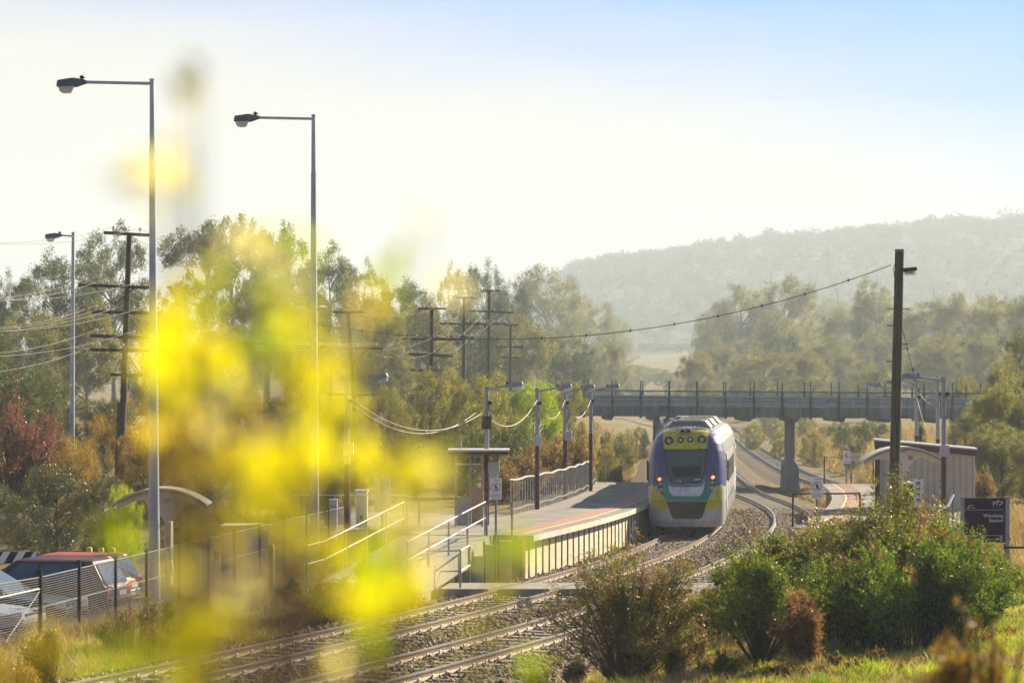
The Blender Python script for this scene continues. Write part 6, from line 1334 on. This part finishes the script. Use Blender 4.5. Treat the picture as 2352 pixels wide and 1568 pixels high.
def htree(x, y, h, n):
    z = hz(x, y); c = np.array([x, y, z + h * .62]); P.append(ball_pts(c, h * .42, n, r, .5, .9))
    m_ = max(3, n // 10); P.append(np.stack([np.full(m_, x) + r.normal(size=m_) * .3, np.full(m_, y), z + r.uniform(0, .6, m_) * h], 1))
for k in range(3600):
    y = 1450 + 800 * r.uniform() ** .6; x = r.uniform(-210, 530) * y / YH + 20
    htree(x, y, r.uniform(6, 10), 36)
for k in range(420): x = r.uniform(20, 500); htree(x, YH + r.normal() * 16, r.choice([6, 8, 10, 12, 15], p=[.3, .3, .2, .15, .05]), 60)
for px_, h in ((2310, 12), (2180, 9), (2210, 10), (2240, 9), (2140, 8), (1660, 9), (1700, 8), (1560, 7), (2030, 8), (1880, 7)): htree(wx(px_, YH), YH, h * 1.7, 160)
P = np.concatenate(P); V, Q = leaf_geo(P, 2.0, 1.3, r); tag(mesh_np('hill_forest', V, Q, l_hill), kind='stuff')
SUN_AZ, SUN_EL = 42., 27.                                  # to the right of straight ahead, above the horizon
w = bpy.data.worlds.new('World'); SC.world = w; w.use_nodes = True; nt = w.node_tree; nt.nodes.clear()
out = nt.nodes.new('ShaderNodeOutputWorld'); bg = nt.nodes.new('ShaderNodeBackground'); nt.links.new(bg.outputs[0], out.inputs[0])
sk = nt.nodes.new('ShaderNodeTexSky'); sk.sky_type = 'NISHITA'; sk.sun_disc = False; sk.sun_elevation = R(SUN_EL); sk.sun_rotation = R(SUN_AZ); sk.air_density = 1.0; sk.dust_density = .3; sk.ozone_density = 2.5
tc = nt.nodes.new('ShaderNodeTexCoord'); sp = nt.nodes.new('ShaderNodeSeparateXYZ'); nt.links.new(tc.outputs['Generated'], sp.inputs[0])
def mth(op, a, b_=None, c=None):
    m_ = nt.nodes.new('ShaderNodeMath'); m_.operation = op
    for i, v in enumerate((a, b_, c)):
        if v is None: continue
        if isinstance(v, (int, float)): m_.inputs[i].default_value = v
        else: nt.links.new(v, m_.inputs[i])
    return m_.outputs[0]
# thin high cloud: a veil that thickens towards the horizon and towards the left (west), with soft streaks
mp = nt.nodes.new('ShaderNodeMapping'); mp.inputs['Scale'].default_value = (2.2, 1.0, 14); mp.inputs['Rotation'].default_value = (0, R(-9), 0); nt.links.new(tc.outputs['Generated'], mp.inputs[0])
nz = nt.nodes.new('ShaderNodeTexNoise'); nz.inputs['Scale'].default_value = 2.4; nz.inputs['Detail'].default_value = 5; nz.inputs['Roughness'].default_value = .5; nt.links.new(mp.outputs[0], nz.inputs['Vector'])
q = mth('MULTIPLY_ADD', sp.outputs['Z'], 6.5, mth('MULTIPLY_ADD', sp.outputs['X'], 1.1, -.2)); q = mth('ADD', q, mth('MULTIPLY_ADD', nz.outputs['Fac'], .36, -.18))
clear = ramp(nt, q, [(.42, (0, 0, 0)), (.56, (.22, .22, .22)), (.70, (.58, .58, .58)), (.95, (1, 1, 1))])
tint = nt.nodes.new('ShaderNodeMix'); tint.data_type = 'RGBA'; tint.blend_type = 'MULTIPLY'; tint.inputs[0].default_value = 1; nt.links.new(sk.outputs[0], tint.inputs[6]); hi = ramp(nt, sp.outputs['Z'], [(.12, (.0, .255, .70)), (.45, (.55, .55, .55))]); nt.links.new(hi, tint.inputs[7])
mx = nt.nodes.new('ShaderNodeMix'); mx.data_type = 'RGBA'; nt.links.new(clear, mx.inputs[0]); veil = ramp(nt, mth('MULTIPLY_ADD', sp.outputs['Y'], .5, .5), [(.45, (.16, .16, .17)), (.95, (.385, .372, .345))]); vs_ = nt.nodes.new('ShaderNodeMix'); vs_.data_type = 'RGBA'; vs_.blend_type = 'MULTIPLY'; vs_.inputs[0].default_value = 1; nt.links.new(veil, vs_.inputs[6]); vs_.inputs[7].default_value = (10, 10, 10, 1); nt.links.new(vs_.outputs[2], mx.inputs[6]); nt.links.new(tint.outputs[2], mx.inputs[7])
nt.links.new(mx.outputs[2], bg.inputs[0]); bg.inputs['Strength'].default_value = .085
sl = bpy.data.lights.new('Sun', 'SUN'); sl.energy = 5; sl.angle = R(.53); sl.color = (1, .87, .64); so = bpy.data.objects.new('Sun', sl); COL.objects.link(so)
d = Vector((math.sin(R(SUN_AZ)) * math.cos(R(SUN_EL)), math.cos(R(SUN_AZ)) * math.cos(R(SUN_EL)), math.sin(R(SUN_EL)))); so.rotation_euler = d.to_track_quat('Z', 'Y').to_euler(); so.location = d * 200
HZ_ON = True
if HZ_ON:
    m, nt, out = nodes('haze_air'); pv = nt.nodes.new('ShaderNodeVolumePrincipled'); pv.inputs['Color'].default_value = (.83, .93, .97, 1); pv.inputs['Density'].default_value = .00041; pv.inputs['Anisotropy'].default_value = .1
    nt.links.new(pv.outputs[0], out.inputs['Volume'])
    mb = MB(); mb.box((90, 1320, 88), (1900, 2700, 190)); tag(mb.build('haze', m), kind='stuff')
cam = bpy.data.cameras.new('Camera'); co = bpy.data.objects.new('Camera', cam); COL.objects.link(co); SC.camera = co
co.location = (0, 0, CH); co.rotation_euler = (R(90), 0, 0); cam.sensor_width = 36; cam.lens = 36 * F / 2352; cam.shift_y = (HY - 784) / 2352; cam.clip_start = .1; cam.clip_end = 6000
cam.dof.use_dof = True; cam.dof.focus_distance = 92; cam.dof.aperture_fstop = 2.8
SC.view_settings.view_transform = 'Standard'; SC.view_settings.look = 'None'; SC.view_settings.exposure = 1.46; SC.view_settings.gamma = 1
SC.cycles.use_denoising = True; SC.cycles.max_bounces = 8; SC.cycles.transparent_max_bounces = 8; SC.cycles.diffuse_bounces = 3; SC.cycles.glossy_bounces = 3; SC.cycles.volume_bounces = 0; SC.cycles.sample_clamp_indirect = 8
for o in bpy.data.objects:
    for k in ('_h', '_w'):
        if k in o: del o[k]
